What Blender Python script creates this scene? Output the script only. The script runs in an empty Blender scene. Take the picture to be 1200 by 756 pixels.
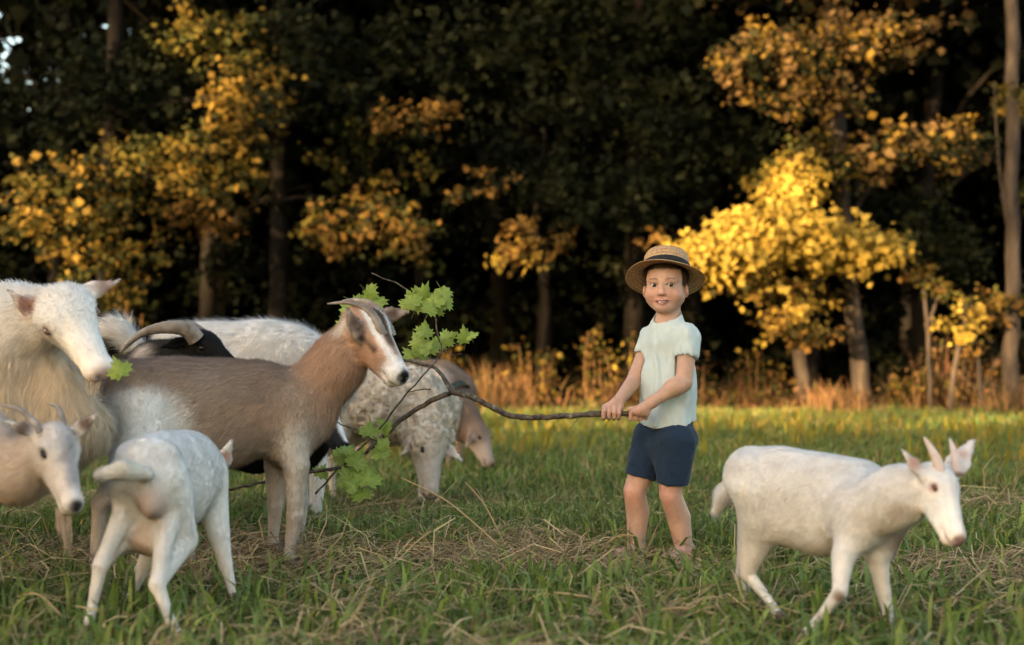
import bpy, math, random
import numpy as np
from mathutils import Vector, Matrix

# ------------------------------------------------------------------ camera, sky, sun, exposure
SC = bpy.context.scene
COL = SC.collection
CAM_H, F_PX, HOR = 0.73, 1667.0, 420.0          # eye height, focal length in photo pixels, horizon row
SUN_EL, SUN_XY = math.radians(8.0), (-0.6, -0.8)  # low evening sun behind the viewer's left shoulder
cam_d = bpy.data.cameras.new('camera'); cam = bpy.data.objects.new('camera', cam_d); COL.objects.link(cam)
cam.location = (0, 0, CAM_H); cam.rotation_euler = (math.radians(90), 0, 0)
cam_d.sensor_width = 36; cam_d.lens = 50.0; cam_d.shift_y = 0.035
cam_d.clip_start = 0.05; cam_d.clip_end = 2000
cam_d.dof.use_dof = True; cam_d.dof.focus_distance = 5.1; cam_d.dof.aperture_fstop = 2.0
SC.camera = cam
world = bpy.data.worlds.new('World'); SC.world = world; world.use_nodes = True
wn = world.node_tree.nodes; wl = world.node_tree.links
sky = wn.new('ShaderNodeTexSky'); sky.sky_type = 'NISHITA'; sky.sun_disc = False
sky.sun_elevation = SUN_EL
sky.sun_rotation = math.atan2(SUN_XY[0], SUN_XY[1])
sky.air_density = 1.0; sky.dust_density = 3.0; sky.ozone_density = 0.6
bg = wn['Background']; bg.inputs['Strength'].default_value = 0.15
wl.new(sky.outputs['Color'], bg.inputs['Color'])
sun_d = bpy.data.lights.new('sun', 'SUN'); sun_d.energy = 4.6; sun_d.angle = math.radians(0.6); sun_d.color = (1.0, 0.70, 0.37)
sun = bpy.data.objects.new('sun', sun_d); COL.objects.link(sun)
SUN_DIR = Vector((SUN_XY[0] * math.cos(SUN_EL), SUN_XY[1] * math.cos(SUN_EL), math.sin(SUN_EL)))
sun.rotation_euler = SUN_DIR.to_track_quat('Z', 'Y').to_euler(); sun.location = (-20, -20, 20)
vs = SC.view_settings
vs.view_transform = 'Standard'; vs.look = 'None'; vs.gamma = 1.0; vs.use_curve_mapping = False
vs.exposure = 2.55
vs.use_white_balance = True; vs.white_balance_temperature = 6650; vs.white_balance_tint = 10
SC.cycles.max_bounces = 6; SC.cycles.diffuse_bounces = 3; SC.cycles.transparent_max_bounces = 4
SC.cycles.use_denoising = True; SC.cycles.sample_clamp_indirect = 4

RNG = np.random.default_rng(11)
random.seed(5)
def A(*v): return np.array(v, dtype=np.float64)
def P(px, py, d): return A((px - 600) / F_PX * d, d, CAM_H + (HOR - py) / F_PX * d)
def unit(v): v = np.asarray(v, float); return v / (np.linalg.norm(v) + 1e-12)

# ------------------------------------------------------------------ mesh helpers
def mk(name, V, F, mat=None, parent=None, cols=None, smooth=True, normals=None, origin=None):
    """one mesh object; F is an (n,3) or (n,4) index array or a list of such arrays"""
    V = np.asarray(V, np.float32).reshape(-1, 3)
    Fs = F if isinstance(F, list) else [F]
    Fs = [np.asarray(f, np.int32) for f in Fs if len(f)]
    me = bpy.data.meshes.new(name)
    off = np.zeros(3, np.float32) if origin is None else np.asarray(origin, np.float32)
    me.vertices.add(len(V)); me.vertices.foreach_set('co', (V - off).ravel())
    loops = np.concatenate([f.ravel() for f in Fs])
    tot = np.concatenate([np.full(len(f), f.shape[1], np.int32) for f in Fs])
    st = np.concatenate([[0], np.cumsum(tot)[:-1]]).astype(np.int32)
    me.loops.add(len(loops)); me.loops.foreach_set('vertex_index', loops)
    me.polygons.add(len(tot)); me.polygons.foreach_set('loop_start', st); me.polygons.foreach_set('loop_total', tot)
    if smooth: me.polygons.foreach_set('use_smooth', np.ones(len(tot), bool))
    me.update(calc_edges=True); me.validate()
    if cols is not None:
        at = me.color_attributes.new('Col', 'FLOAT_COLOR', 'POINT')
        c = np.ones((len(V), 4), np.float32); c[:, :3] = cols
        at.data.foreach_set('color', c.ravel())
    if normals is not None:
        na = me.attributes.new('Nrm', 'FLOAT_VECTOR', 'POINT'); na.data.foreach_set('vector', np.asarray(normals, np.float32).ravel())
    if mat: me.materials.append(mat)
    o = bpy.data.objects.new(name, me); COL.objects.link(o)
    o.location = off
    if parent is not None:
        o.parent = parent; o.location = Vector(off) - parent.location
    return o
def tag(o, label=None, cat=None, group=None, kind=None):
    if label: o['label'] = label
    if cat: o['category'] = cat
    if group: o['group'] = group
    if kind: o['kind'] = kind
    return o
def empty(name, loc, label, cat, group=None):
    o = bpy.data.objects.new(name, None); COL.objects.link(o); o.location = Vector(loc); o.empty_display_size = 0.1
    bpy.context.view_layer.update()
    return tag(o, label, cat, group)
def child(name, V, F, mat, parent, **k):
    """child of an un-rotated Empty or of a mesh without offset; vertices in world coordinates"""
    o = mk(name, np.asarray(V) , F, mat, None, **k)
    o.parent = parent
    base = parent.location if parent.parent is None else parent.location + parent.parent.location
    o.location = o.location - base
    return o

def hash3(i, j, k, seed):
    n = (i * 374761393 + j * 668265263 + k * 2147483647 + seed * 1274126177) & 0xFFFFFFFF
    n = ((n ^ (n >> 13)) * 1274126177) & 0xFFFFFFFF
    return ((n ^ (n >> 16)) & 0xFFFF) / 65535.0
def vnoise(p, scale, seed=0):
    p = np.asarray(p, np.float64) / scale
    i = np.floor(p).astype(np.int64); f = p - i; f = f * f * (3 - 2 * f)
    r = 0
    for a in (0, 1):
        for b in (0, 1):
            for c in (0, 1):
                w = (f[:, 0] if a else 1 - f[:, 0]) * (f[:, 1] if b else 1 - f[:, 1]) * (f[:, 2] if c else 1 - f[:, 2])
                r = r + w * hash3(i[:, 0] + a, i[:, 1] + b, i[:, 2] + c, seed)
    return r * 2 - 1

def tube(pts, rads, n=10, cap=True):
    """smooth tapered tube through pts"""
    pts = np.asarray(pts, float); rads = np.asarray(rads, float); m = len(pts)
    T = np.gradient(pts, axis=0); T /= np.linalg.norm(T, axis=1)[:, None] + 1e-12
    ref = A(0, 0, 1) if abs(T[0][2]) < 0.9 else A(1, 0, 0)
    V = []; u = unit(np.cross(ref, T[0]))
    for i in range(m):
        u = unit(u - T[i] * np.dot(u, T[i])); w = np.cross(T[i], u)
        a = np.linspace(0, 2 * np.pi, n, endpoint=False)
        V.append(pts[i] + rads[i] * (np.cos(a)[:, None] * u + np.sin(a)[:, None] * w))
    V = np.concatenate(V)
    F = [(i * n + j, i * n + (j + 1) % n, (i + 1) * n + (j + 1) % n, (i + 1) * n + j) for i in range(m - 1) for j in range(n)]
    Tr = []
    if cap:
        V = np.vstack([V, pts[0], pts[-1]]); c0, c1 = len(V) - 2, len(V) - 1
        Tr = [(c0, (j + 1) % n, j) for j in range(n)] + [(c1, (m - 1) * n + j, (m - 1) * n + (j + 1) % n) for j in range(n)]
    return V, np.array(F), np.array(Tr).reshape(-1, 3)
def spline(pts, n):
    pts = np.asarray(pts, float); m = len(pts)
    t = np.linspace(0, m - 1 - 1e-9, n); i = t.astype(int); f = (t - i)[:, None]
    g = lambda k: pts[np.clip(k, 0, m - 1)]
    p0, p1, p2, p3 = g(i - 1), g(i), g(i + 1), g(i + 2)
    return 0.5 * (2 * p1 + (p2 - p0) * f + (2 * p0 - 5 * p1 + 4 * p2 - p3) * f ** 2 + (3 * p1 - p0 - 3 * p2 + p3) * f ** 3)
class Acc:
    """collects pieces into one mesh"""
    def __init__(s): s.V = []; s.Q = []; s.T = []; s.C = []; s.n = 0
    def add(s, V, Q=(), T=(), c=None):
        V = np.asarray(V, float)
        if len(Q): s.Q.append(np.asarray(Q) + s.n)
        if len(T): s.T.append(np.asarray(T) + s.n)
        if c is not None: s.C.append(np.broadcast_to(np.asarray(c, float), (len(V), 3)))
        s.V.append(V); s.n += len(V)
    def tube(s, pts, rads, n=8, c=None):
        V, Q, T = tube(pts, rads, n); s.add(V, Q, T, c)
    def build(s, name, mat, parent=None, **k):
        F = []
        if s.Q: F.append(np.concatenate(s.Q))
        if s.T: F.append(np.concatenate(s.T))
        c = np.concatenate(s.C) if s.C else None
        V = np.concatenate(s.V)
        return child(name, V, F, mat, parent, cols=c, **k) if parent is not None else mk(name, V, F, mat, cols=c, **k)

# ------------------------------------------------------------------ materials
def mat_base(name):
    m = bpy.data.materials.new(name); m.use_nodes = True
    nt = m.node_tree; b = nt.nodes['Principled BSDF']
    return m, nt, b
def coat_mat(name, rough=0.75, noise=60, amt=0.16, bump=0.25, bscale=180, sheen=0.0, sss=0.0, spec=0.25):
    """colour attribute broken up by noise, fine relief"""
    m, nt, b = mat_base(name); N = nt.nodes; L = nt.links
    at = N.new('ShaderNodeAttribute'); at.attribute_name = 'Col'
    tc = N.new('ShaderNodeTexCoord')
    nz = N.new('ShaderNodeTexNoise'); nz.inputs['Scale'].default_value = noise; nz.inputs['Detail'].default_value = 4
    L.new(tc.outputs['Object'], nz.inputs['Vector'])
    mr = N.new('ShaderNodeMapRange'); mr.inputs['From Min'].default_value = 0.25; mr.inputs['From Max'].default_value = 0.75
    mr.inputs['To Min'].default_value = 1 - amt; mr.inputs['To Max'].default_value = 1 + amt
    L.new(nz.outputs['Fac'], mr.inputs['Value'])
    mx = N.new('ShaderNodeMix'); mx.data_type = 'RGBA'; mx.blend_type = 'MULTIPLY'; mx.inputs['Factor'].default_value = 1
    L.new(at.outputs['Color'], mx.inputs['A']); L.new(mr.outputs['Result'], mx.inputs['B'])
    L.new(mx.outputs['Result'], b.inputs['Base Color'])
    b.inputs['Roughness'].default_value = rough; b.inputs['Specular IOR Level'].default_value = spec
    if sss:
        b.inputs['Subsurface Weight'].default_value = sss; b.inputs['Subsurface Radius'].default_value = (0.012, 0.005, 0.003)
        b.inputs['Subsurface Scale'].default_value = 1.0
    if sheen: b.inputs['Sheen Weight'].default_value = sheen
    if bump:
        n2 = N.new('ShaderNodeTexNoise'); n2.inputs['Scale'].default_value = bscale; n2.inputs['Detail'].default_value = 3
        L.new(tc.outputs['Object'], n2.inputs['Vector'])
        bp = N.new('ShaderNodeBump'); bp.inputs['Strength'].default_value = bump; bp.inputs['Distance'].default_value = 0.004
        L.new(n2.outputs['Fac'], bp.inputs['Height']); L.new(bp.outputs['Normal'], b.inputs['Normal'])
    return m
def leaf_mat(name, trans=0.35, rough=0.5, spec=0.2):
    m, nt, b = mat_base(name); N = nt.nodes; L = nt.links
    at = N.new('ShaderNodeAttribute'); at.attribute_name = 'Col'
    L.new(at.outputs['Color'], b.inputs['Base Color'])
    b.inputs['Roughness'].default_value = rough; b.inputs['Specular IOR Level'].default_value = spec
    tr = N.new('ShaderNodeBsdfTranslucent')
    L.new(at.outputs['Color'], tr.inputs['Color'])
    ms = N.new('ShaderNodeMixShader'); ms.inputs['Fac'].default_value = trans
    L.new(b.outputs[0], ms.inputs[1]); L.new(tr.outputs[0], ms.inputs[2])
    L.new(ms.outputs[0], N['Material Output'].inputs['Surface'])
    return m
def ramp_mat(name, stops, scale=8, detail=6, rough=0.8, bump=0.4, bscale=None, stretch=(1, 1, 1), dist=0.01, spec=0.3, tex='noise'):
    m, nt, b = mat_base(name); N = nt.nodes; L = nt.links
    tc = N.new('ShaderNodeTexCoord'); mp = N.new('ShaderNodeMapping'); mp.inputs['Scale'].default_value = stretch
    L.new(tc.outputs['Object'], mp.inputs['Vector'])
    nz = N.new('ShaderNodeTexNoise'); nz.inputs['Scale'].default_value = scale; nz.inputs['Detail'].default_value = detail
    L.new(mp.outputs['Vector'], nz.inputs['Vector'])
    cr = N.new('ShaderNodeValToRGB'); e = cr.color_ramp.elements
    while len(e) < len(stops): e.new(0.5)
    for k, (p, c) in enumerate(stops): e[k].position = p; e[k].color = (*c, 1)
    L.new(nz.outputs['Fac'], cr.inputs['Fac']); L.new(cr.outputs['Color'], b.inputs['Base Color'])
    b.inputs['Roughness'].default_value = rough; b.inputs['Specular IOR Level'].default_value = spec
    if bump:
        n2 = N.new('ShaderNodeTexNoise'); n2.inputs['Scale'].default_value = bscale or scale * 4; n2.inputs['Detail'].default_value = 4
        L.new(mp.outputs['Vector'], n2.inputs['Vector'])
        bp = N.new('ShaderNodeBump'); bp.inputs['Strength'].default_value = bump; bp.inputs['Distance'].default_value = dist
        L.new(n2.outputs['Fac'], bp.inputs['Height']); L.new(bp.outputs['Normal'], b.inputs['Normal'])
    return m
def plain(name, c, rough=0.5, spec=0.5):
    m, nt, b = mat_base(name); b.inputs['Base Color'].default_value = (*c, 1)
    b.inputs['Roughness'].default_value = rough; b.inputs['Specular IOR Level'].default_value = spec
    return m
M_COAT = coat_mat('goat_coat', spec=0.1, amt=0.06, bump=0.15)
M_FUR = coat_mat('goat_fur', bump=0, noise=25, amt=0.08, spec=0.08)
_n, _l = M_FUR.node_tree.nodes, M_FUR.node_tree.links
_a = _n.new('ShaderNodeAttribute'); _a.attribute_name = 'Nrm'; _l.new(_a.outputs['Vector'], _n['Principled BSDF'].inputs['Normal'])
_t = _n.new('ShaderNodeBsdfTranslucent'); _m = _n.new('ShaderNodeMixShader'); _m.inputs['Fac'].default_value = 0.3
_l.new(_n['Principled BSDF'].inputs['Base Color'].links[0].from_socket, _t.inputs['Color']); _l.new(_n['Principled BSDF'].outputs[0], _m.inputs[1]); _l.new(_t.outputs[0], _m.inputs[2]); _l.new(_m.outputs[0], _n['Material Output'].inputs['Surface'])   # hairs shade with the coat they lie on
M_WOOL = coat_mat('curly_wool', noise=40, amt=0.12, bump=0.5, bscale=90)
M_SKIN = coat_mat('skin', rough=0.5, noise=90, amt=0.09, bump=0.10, bscale=400, sss=0.25, spec=0.35)
M_CLOTH = coat_mat('cotton_knit', rough=0.9, noise=30, amt=0.04, bump=0.12, bscale=900, spec=0.15, sheen=0.1)
M_LEAF = leaf_mat('tree_leaf', 0.25, rough=0.7, spec=0.08)
M_GRASS = leaf_mat('grass_blade', 0.3, rough=0.5)
M_DRY = leaf_mat('dry_stalk', 0.2, rough=0.7)
M_MAPLE = leaf_mat('fresh_maple_leaf', 0.3, rough=0.45, spec=0.3)
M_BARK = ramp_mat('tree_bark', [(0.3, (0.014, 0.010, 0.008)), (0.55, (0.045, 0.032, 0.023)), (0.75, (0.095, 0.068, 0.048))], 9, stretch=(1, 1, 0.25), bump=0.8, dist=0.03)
M_SHADEBARK = ramp_mat('shaded_bark', [(0.3, (0.005, 0.004, 0.003)), (0.6, (0.013, 0.010, 0.0075)), (0.8, (0.024, 0.019, 0.014))], 9, stretch=(1, 1, 0.25), bump=0.8, dist=0.03, spec=0.1)  # copy of tree_bark with the wood's shade darkened into its colour
M_TWIG = ramp_mat('branch_bark', [(0.35, (0.035, 0.026, 0.02)), (0.52, (0.09, 0.068, 0.05)), (0.62, (0.10, 0.085, 0.06)), (0.72, (0.30, 0.27, 0.20))], 55, bump=0.8, bscale=120, dist=0.004)
M_GROUND = ramp_mat('meadow_soil', [(0.3, (0.012, 0.013, 0.006)), (0.5, (0.026, 0.027, 0.010)), (0.7, (0.05, 0.04, 0.018))], 3.5, 8, 0.95, bump=0.6, bscale=20, dist=0.03, spec=0.1)
M_FLOOR = ramp_mat('leaf_litter', [(0.3, (0.02, 0.014, 0.008)), (0.55, (0.05, 0.034, 0.018)), (0.75, (0.12, 0.07, 0.03))], 6, 8, 0.95, bump=0.8, bscale=25, dist=0.05, spec=0.1)
M_HORN = ramp_mat('horn_keratin', [(0.3, (0.11, 0.085, 0.065)), (0.6, (0.24, 0.19, 0.15)), (0.8, (0.36, 0.30, 0.24))], 25, rough=0.5, bump=0.5, bscale=70, dist=0.003)
M_HORNP = ramp_mat('pale_horn', [(0.3, (0.46, 0.33, 0.27)), (0.7, (0.62, 0.5, 0.43))], 30, rough=0.5, bump=0.3, bscale=90, dist=0.002)
M_HOOF = ramp_mat('hoof', [(0.3, (0.05, 0.04, 0.03)), (0.7, (0.14, 0.11, 0.085))], 40, rough=0.55)
M_EYE = plain('goat_eye', (0.012, 0.008, 0.006), 0.12, 0.3)
M_EYEW = plain('eye_white', (0.50, 0.44, 0.40), 0.15)
M_IRIS = plain('eye_iris', (0.02, 0.013, 0.009), 0.08)
M_COLLAR = ramp_mat('collar_leather', [(0.3, (0.012, 0.014, 0.010)), (0.7, (0.035, 0.04, 0.025))], 40, rough=0.6)
M_STRAPG = ramp_mat('grey_strap', [(0.3, (0.16, 0.15, 0.13)), (0.7, (0.26, 0.24, 0.21))], 60, rough=0.8)
M_RIBBON = ramp_mat('hat_ribbon', [(0.3, (0.010, 0.010, 0.010)), (0.7, (0.022, 0.021, 0.02))], 120, rough=0.8, stretch=(1, 1, 6))
M_CORD = plain('bracelet_cord', (0.015, 0.012, 0.010), 0.7)

# ------------------------------------------------------------------ ground and forest floor
def sheet(name, x0, x1, y0, y1, z, mat, nx=40, ny=40, amp=0.0):
    xs = np.linspace(x0, x1, nx); ys = np.linspace(y0, y1, ny)
    X, Y = np.meshgrid(xs, ys, indexing='ij')
    Pn = np.stack([X.ravel(), Y.ravel(), np.zeros(X.size)], 1)
    Z = z + amp * vnoise(Pn, 2.3, 3) if amp else np.full(X.size, z)
    V = np.stack([X.ravel(), Y.ravel(), Z], 1)
    i, j = np.meshgrid(np.arange(nx - 1), np.arange(ny - 1), indexing='ij'); a = (i * ny + j).ravel()
    F = np.stack([a, a + ny, a + ny + 1, a + 1], 1)
    return tag(mk(name, V, F, mat), kind='structure')
sheet('ground', -400, 400, -300, 500, 0.0, M_GROUND, 2, 2)
sheet('forest_floor', -40, 40, 17.6, 60, 0.02, M_FLOOR, 80, 80, 0.012)

# ------------------------------------------------------------------ foliage
def leaf_cloud(clusters, size=0.11, acc=None, up=0.5):
    """leaf-sized bent blades through ellipsoid clusters: (centre, radii, count, palette[, size])"""
    Vs = []; Cs = []
    for cl in clusters:
        c, r, n, pal = cl[:4]; sz = cl[4] if len(cl) > 4 else size
        n = int(n); m = max(3, int(n / 20)); r_ = np.asarray(r, float)
        q = RNG.normal(size=(m, 3)); q /= np.linalg.norm(q, axis=1)[:, None]; q *= RNG.random((m, 1)) ** 0.45
        sub = np.asarray(c) + q * r_ * 0.95
        sd = q * A(1, 1, .5) + RNG.normal(size=(m, 3)) * A(.6, .6, .3) + A(0, 0, -.12); sd /= np.linalg.norm(sd, axis=1)[:, None]
        sl_ = RNG.uniform(.5, 1.5, (m, 1)) * (np.mean(r_) * .38 + sz * 1.2)
        k = RNG.integers(0, m, n); tt = RNG.random((n, 1))
        pos = sub[k] + sd[k] * sl_[k] * (tt - .3) + RNG.normal(size=(n, 3)) * A(1, 1, .6) * sz * (1.0 - .5 * tt)
        pal = np.asarray(pal, float); subc = RNG.integers(0, len(pal), m)
        pick = np.where(RNG.random(n) < 0.7, subc[k], RNG.integers(0, len(pal), n))
        col = pal[pick] * (0.75 + 0.5 * RNG.random((n, 1)))
        nrm = RNG.normal(size=(n, 3)); nrm[:, 2] = np.abs(nrm[:, 2]) * 0.6 + up; nrm[:, 1] -= 0.35
        nrm /= np.linalg.norm(nrm, axis=1)[:, None]
        d = RNG.normal(size=(n, 3)); d[:, 2] -= 0.7
        d -= nrm * np.sum(d * nrm, 1)[:, None]; d /= np.linalg.norm(d, axis=1)[:, None]
        s = np.cross(nrm, d); L = sz * (0.5 + 0.95 * RNG.random((n, 1)) ** 1.3) * (1.1 - .4 * tt); W = L * (0.36 + 0.16 * RNG.random((n, 1)))
        v = np.stack([pos, pos + d * L * 0.45 + s * W - nrm * L * 0.10, pos + d * L - nrm * L * 0.18, pos + d * L * 0.45 - s * W - nrm * L * 0.10], 1)
        Vs.append(v.reshape(-1, 3)); Cs.append(np.repeat(col, 4, 0))
    V = np.concatenate(Vs); C = np.concatenate(Cs); b = np.arange(0, len(V), 4)
    F = np.concatenate([np.stack([b, b + 1, b + 2], 1), np.stack([b, b + 2, b + 3], 1)])
    return V, F, C
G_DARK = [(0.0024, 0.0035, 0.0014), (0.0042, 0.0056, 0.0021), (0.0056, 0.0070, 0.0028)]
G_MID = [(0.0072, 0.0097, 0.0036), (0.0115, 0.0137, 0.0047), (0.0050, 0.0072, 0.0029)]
GOLD = [(0.1536, 0.0938, 0.0175), (0.1251, 0.0800, 0.0175), (0.1822, 0.1141, 0.0202), (0.0681, 0.0570, 0.0129)]
Y_GRN = [(0.081, 0.065, 0.012), (0.050, 0.050, 0.012), (0.112, 0.074, 0.015), (0.031, 0.034, 0.009)]
YEL = [(0.313, 0.211, 0.037), (0.367, 0.252, 0.048), (0.245, 0.170, 0.031)]
ORG = [(0.1008, 0.0558, 0.0135), (0.1224, 0.0666, 0.0171), (0.0666, 0.0414, 0.0099), (0.0279, 0.0243, 0.0072)]
BRN = [(0.0864, 0.0531, 0.0198), (0.1116, 0.0666, 0.0243), (0.0504, 0.0324, 0.0126), (0.0198, 0.0189, 0.0063)]

def PC(px, py, rx, ry, d, n, pal, sz=0.12, rd=0.6):
    """a foliage cluster seen at photo position px,py with radii in photo pixels"""
    if sz < 0.18: n, sz = n * (2.6 if pal is YEL else 1.6), sz * 0.78
    return (P(px, py, d), (rx / F_PX * d, rd, ry / F_PX * d), n, pal, sz)
def tree(name, label, cat, base, path, rads, clusters, limbs=(), group=None, mat=M_BARK):
    """trunk through path (points above base), limbs from (index on the path, end point, radius), crown from clusters"""
    base = np.asarray(base, float)
    t = empty(name, base, label, cat, group)
    acc = Acc()
    sp = spline([base - A(0, 0, 0.1)] + [np.asarray(p) for p in path], 22)
    rr = np.interp(np.linspace(0, 1, 22), np.linspace(0, 1, len(rads)), rads)
    rr[0] *= 1.5; rr[1] *= 1.15
    wb = min(0.012, rads[0] * 0.10); sp[2:, 0] += wb * RNG.normal(size=20); sp[2:, 1] += wb * RNG.normal(size=20)
    acc.tube(sp, rr, 12)
    for f, end, r in limbs:
        s = sp[int(f * 21)]; mid = (s + end) / 2 + RNG.normal(size=3) * 0.08 + A(0, 0, 0.1)
        acc.tube(spline([s, mid, end], 8), np.linspace(r, r * 0.3, 8), 7)
    acc.build('trunk', mat, t)
    if clusters:
        V, F, C = leaf_cloud(clusters)
        child('crown', V, F, M_LEAF, t, cols=C, smooth=False)
    return t
def gz(px, d): return A((px - 600) / F_PX * d, d, 0.0)
def up_path(px, d, pts):
    return [P(x, y, d) for x, y in pts]

# trees along the wood's edge, each with the foliage it carries
tree('maple_tree', 'small maple with bright golden yellow leaves behind the boy in the straw hat', 'tree', gz(945, 18.0),
     up_path(945, 18.0, [(940, 440), (934, 390), (938, 320), (942, 240), (940, 190)]), [0.11, 0.09, 0.07, 0.05, 0.02],
     [PC(935, 215, 26, 34, 17.6, 260, YEL, 0.15), PC(905, 270, 75, 30, 17.4, 800, YEL, 0.15, 0.8), PC(850, 300, 60, 26, 17.2, 620, YEL, 0.15, 0.7),
      PC(955, 285, 70, 28, 17.4, 620, YEL, 0.15, 0.7), PC(1015, 290, 40, 18, 17.5, 260, YEL, 0.15), PC(805, 305, 34, 24, 17.3, 260, YEL, 0.15),
      PC(885, 330, 50, 20, 17.4, 330, YEL + ORG, 0.14), PC(925, 365, 42, 38, 17.6, 330, ORG + YEL, 0.13), PC(955, 395, 20, 20, 17.6, 80, ORG, 0.12),
      PC(920, 200, 60, 25, 18.2, 260, Y_GRN, 0.13)],
     [(0.5, P(850, 290, 17.3), 0.035), (0.5, P(1010, 285, 17.5), 0.035), (0.7, P(900, 240, 17.5), 0.025), (0.35, P(900, 345, 17.5), 0.02)])
tree('oak_tree', 'straight oak with lit lower trunk and russet leaves, right of the golden maple', 'tree', gz(1014, 18.6),
     up_path(1014, 18.6, [(1008, 440), (998, 360), (990, 250), (978, 90), (968, -120), (962, -350)]), [0.135, 0.12, 0.11, 0.10, 0.09, 0.07],
     [PC(905, 75, 80, 45, 17.6, 900, BRN + GOLD[:2] + G_MID[:2], 0.14, 0.8), PC(985, 55, 70, 40, 17.8, 600, BRN + GOLD[:2] + G_MID[:2], 0.14, 0.8), PC(960, 110, 60, 30, 17.6, 420, BRN + GOLD[:2] + G_MID[:2], 0.14),
      PC(1045, 40, 60, 30, 17.8, 360, BRN + ORG, 0.14), PC(1035, 175, 45, 35, 17.6, 320, BRN + GOLD[:2] + G_MID[:2], 0.14), PC(1110, 170, 60, 34, 17.7, 420, BRN + GOLD[:2] + G_MID[:2], 0.14),
      PC(970, 180, 40, 40, 17.8, 240, BRN + Y_GRN, 0.13), PC(960, -80, 220, 90, 18.6, 1800, G_MID + BRN, 0.2, 1.6), PC(960, -330, 260, 160, 18.8, 2600, G_MID, 0.26, 2.4),
      PC(985, 340, 26, 16, 18.3, 70, ORG, 0.12)],
     [(0.62, P(905, 80, 17.8), 0.05), (0.62, P(1045, 60, 17.9), 0.05), (0.5, P(1100, 170, 17.8), 0.04), (0.8, P(860, -100, 18), 0.05)])
tree('pine_tree', 'tall bare straight trunk at the far right edge of the wood', 'tree', gz(1184, 17.4),
     up_path(1184, 17.4, [(1185, 400), (1186, 300), (1186, 150), (1187, 0), (1188, -250), (1188, -420)]), [0.105, 0.092, 0.085, 0.08, 0.075, 0.05],
     [PC(1190, 350, 40, 16, 17.2, 130, Y_GRN + ORG, 0.12), PC(1195, 110, 16, 30, 17.2, 90, Y_GRN, 0.12), PC(1200, 240, 24, 12, 17.3, 60, Y_GRN, 0.12),
      PC(1190, -120, 150, 60, 17.8, 1200, G_MID, 0.2, 1.2), PC(1190, -330, 200, 130, 18, 2000, G_MID, 0.24, 1.8)],
     [(0.38, P(1165, 95, 17.2), 0.02), (0.75, P(1120, -150, 17.8), 0.04), (0.75, P(1260, -150, 17.8), 0.04)])
tree('forked_sapling', 'slender leafless sapling with a forked top left of the tall trunk', 'sapling', gz(1092, 17.5),
     up_path(1092, 17.5, [(1089, 430), (1087, 385), (1082, 335)]), [0.035, 0.03, 0.027, 0.015], [PC(1085, 322, 30, 16, 17.4, 90, Y_GRN + ORG, 0.12)],
     [(0.7, P(1102, 333, 17.5), 0.022), (0.72, P(1104, 393, 17.4), 0.012)])
tree('leaning_sapling', 'pale leaning sapling with a few yellow leaves left of the tall trunk', 'sapling', gz(1113, 17.2),
     up_path(1113, 17.2, [(1119, 430), (1128, 390), (1131, 355)]), [0.036, 0.033, 0.028, 0.015],
     [PC(1128, 372, 26, 26, 17.1, 130, Y_GRN + YEL, 0.12, 0.3), PC(1150, 360, 22, 16, 17.2, 60, ORG, 0.11, 0.3)], [(0.7, P(1140, 350, 17.2), 0.012)])
tree('dead_bush', 'tangle of bare reddish twigs at the foot of the tall trunk', 'bush', gz(1150, 17.3),
     up_path(1150, 17.3, [(1147, 430), (1144, 400), (1143, 375)]), [0.03, 0.025, 0.02, 0.01], [PC(1150, 400, 40, 40, 17.3, 40, ORG, 0.10, 0.3)],
     [(0.2, P(1172, 415, 17.2), 0.014), (0.2, P(1118, 440, 17.2), 0.012), (0.4, P(1165, 400, 17.3), 0.012), (0.15, P(1178, 450, 17.2), 0.012), (0.5, P(1128, 395, 17.2), 0.01), (0.1, P(1125, 470, 17.1), 0.012)])
tree('maple_tree', 'broad maple with green and golden leaves above the big white goat', 'tree', gz(120, 18.5),
     up_path(120, 18.5, [(122, 420), (124, 330), (128, 200), (135, 40), (140, -150), (140, -330)]), [0.16, 0.14, 0.125, 0.11, 0.10, 0.06],
     [PC(95, 230, 95, 55, 17.6, 900, Y_GRN + GOLD + G_MID, 0.13, 0.8), PC(60, 270, 60, 40, 17.5, 420, Y_GRN + GOLD + G_MID, 0.13), PC(130, 290, 60, 50, 17.4, 520, Y_GRN + GOLD + G_MID, 0.13),
      PC(190, 190, 70, 40, 17.6, 520, Y_GRN, 0.13), PC(250, 190, 60, 45, 17.4, 640, GOLD + Y_GRN + G_MID[:2], 0.14), PC(290, 120, 50, 60, 17.4, 680, GOLD + G_MID[:1], 0.14),
      PC(250, 40, 70, 40, 17.7, 480, Y_GRN, 0.13), PC(150, 90, 90, 60, 18.0, 900, G_MID, 0.14, 0.9), PC(60, 130, 60, 60, 18.2, 300, G_MID, 0.13),
      PC(330, 60, 60, 70, 18.1, 560, G_MID, 0.14), PC(120, -60, 160, 60, 18.4, 900, G_MID, 0.2, 1.2), PC(130, -260, 260, 150, 18.6, 2200, G_MID, 0.26, 2.2),
      PC(250, 255, 50, 20, 17.6, 200, ORG, 0.13), PC(125, 345, 50, 40, 17.4, 300, Y_GRN + GOLD + G_MID, 0.12)],
     [(0.5, P(250, 190, 17.6), 0.05), (0.45, P(70, 240, 17.7), 0.045), (0.6, P(290, 110, 17.6), 0.045), (0.65, P(60, 110, 18), 0.04)], mat=M_SHADEBARK)
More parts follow.
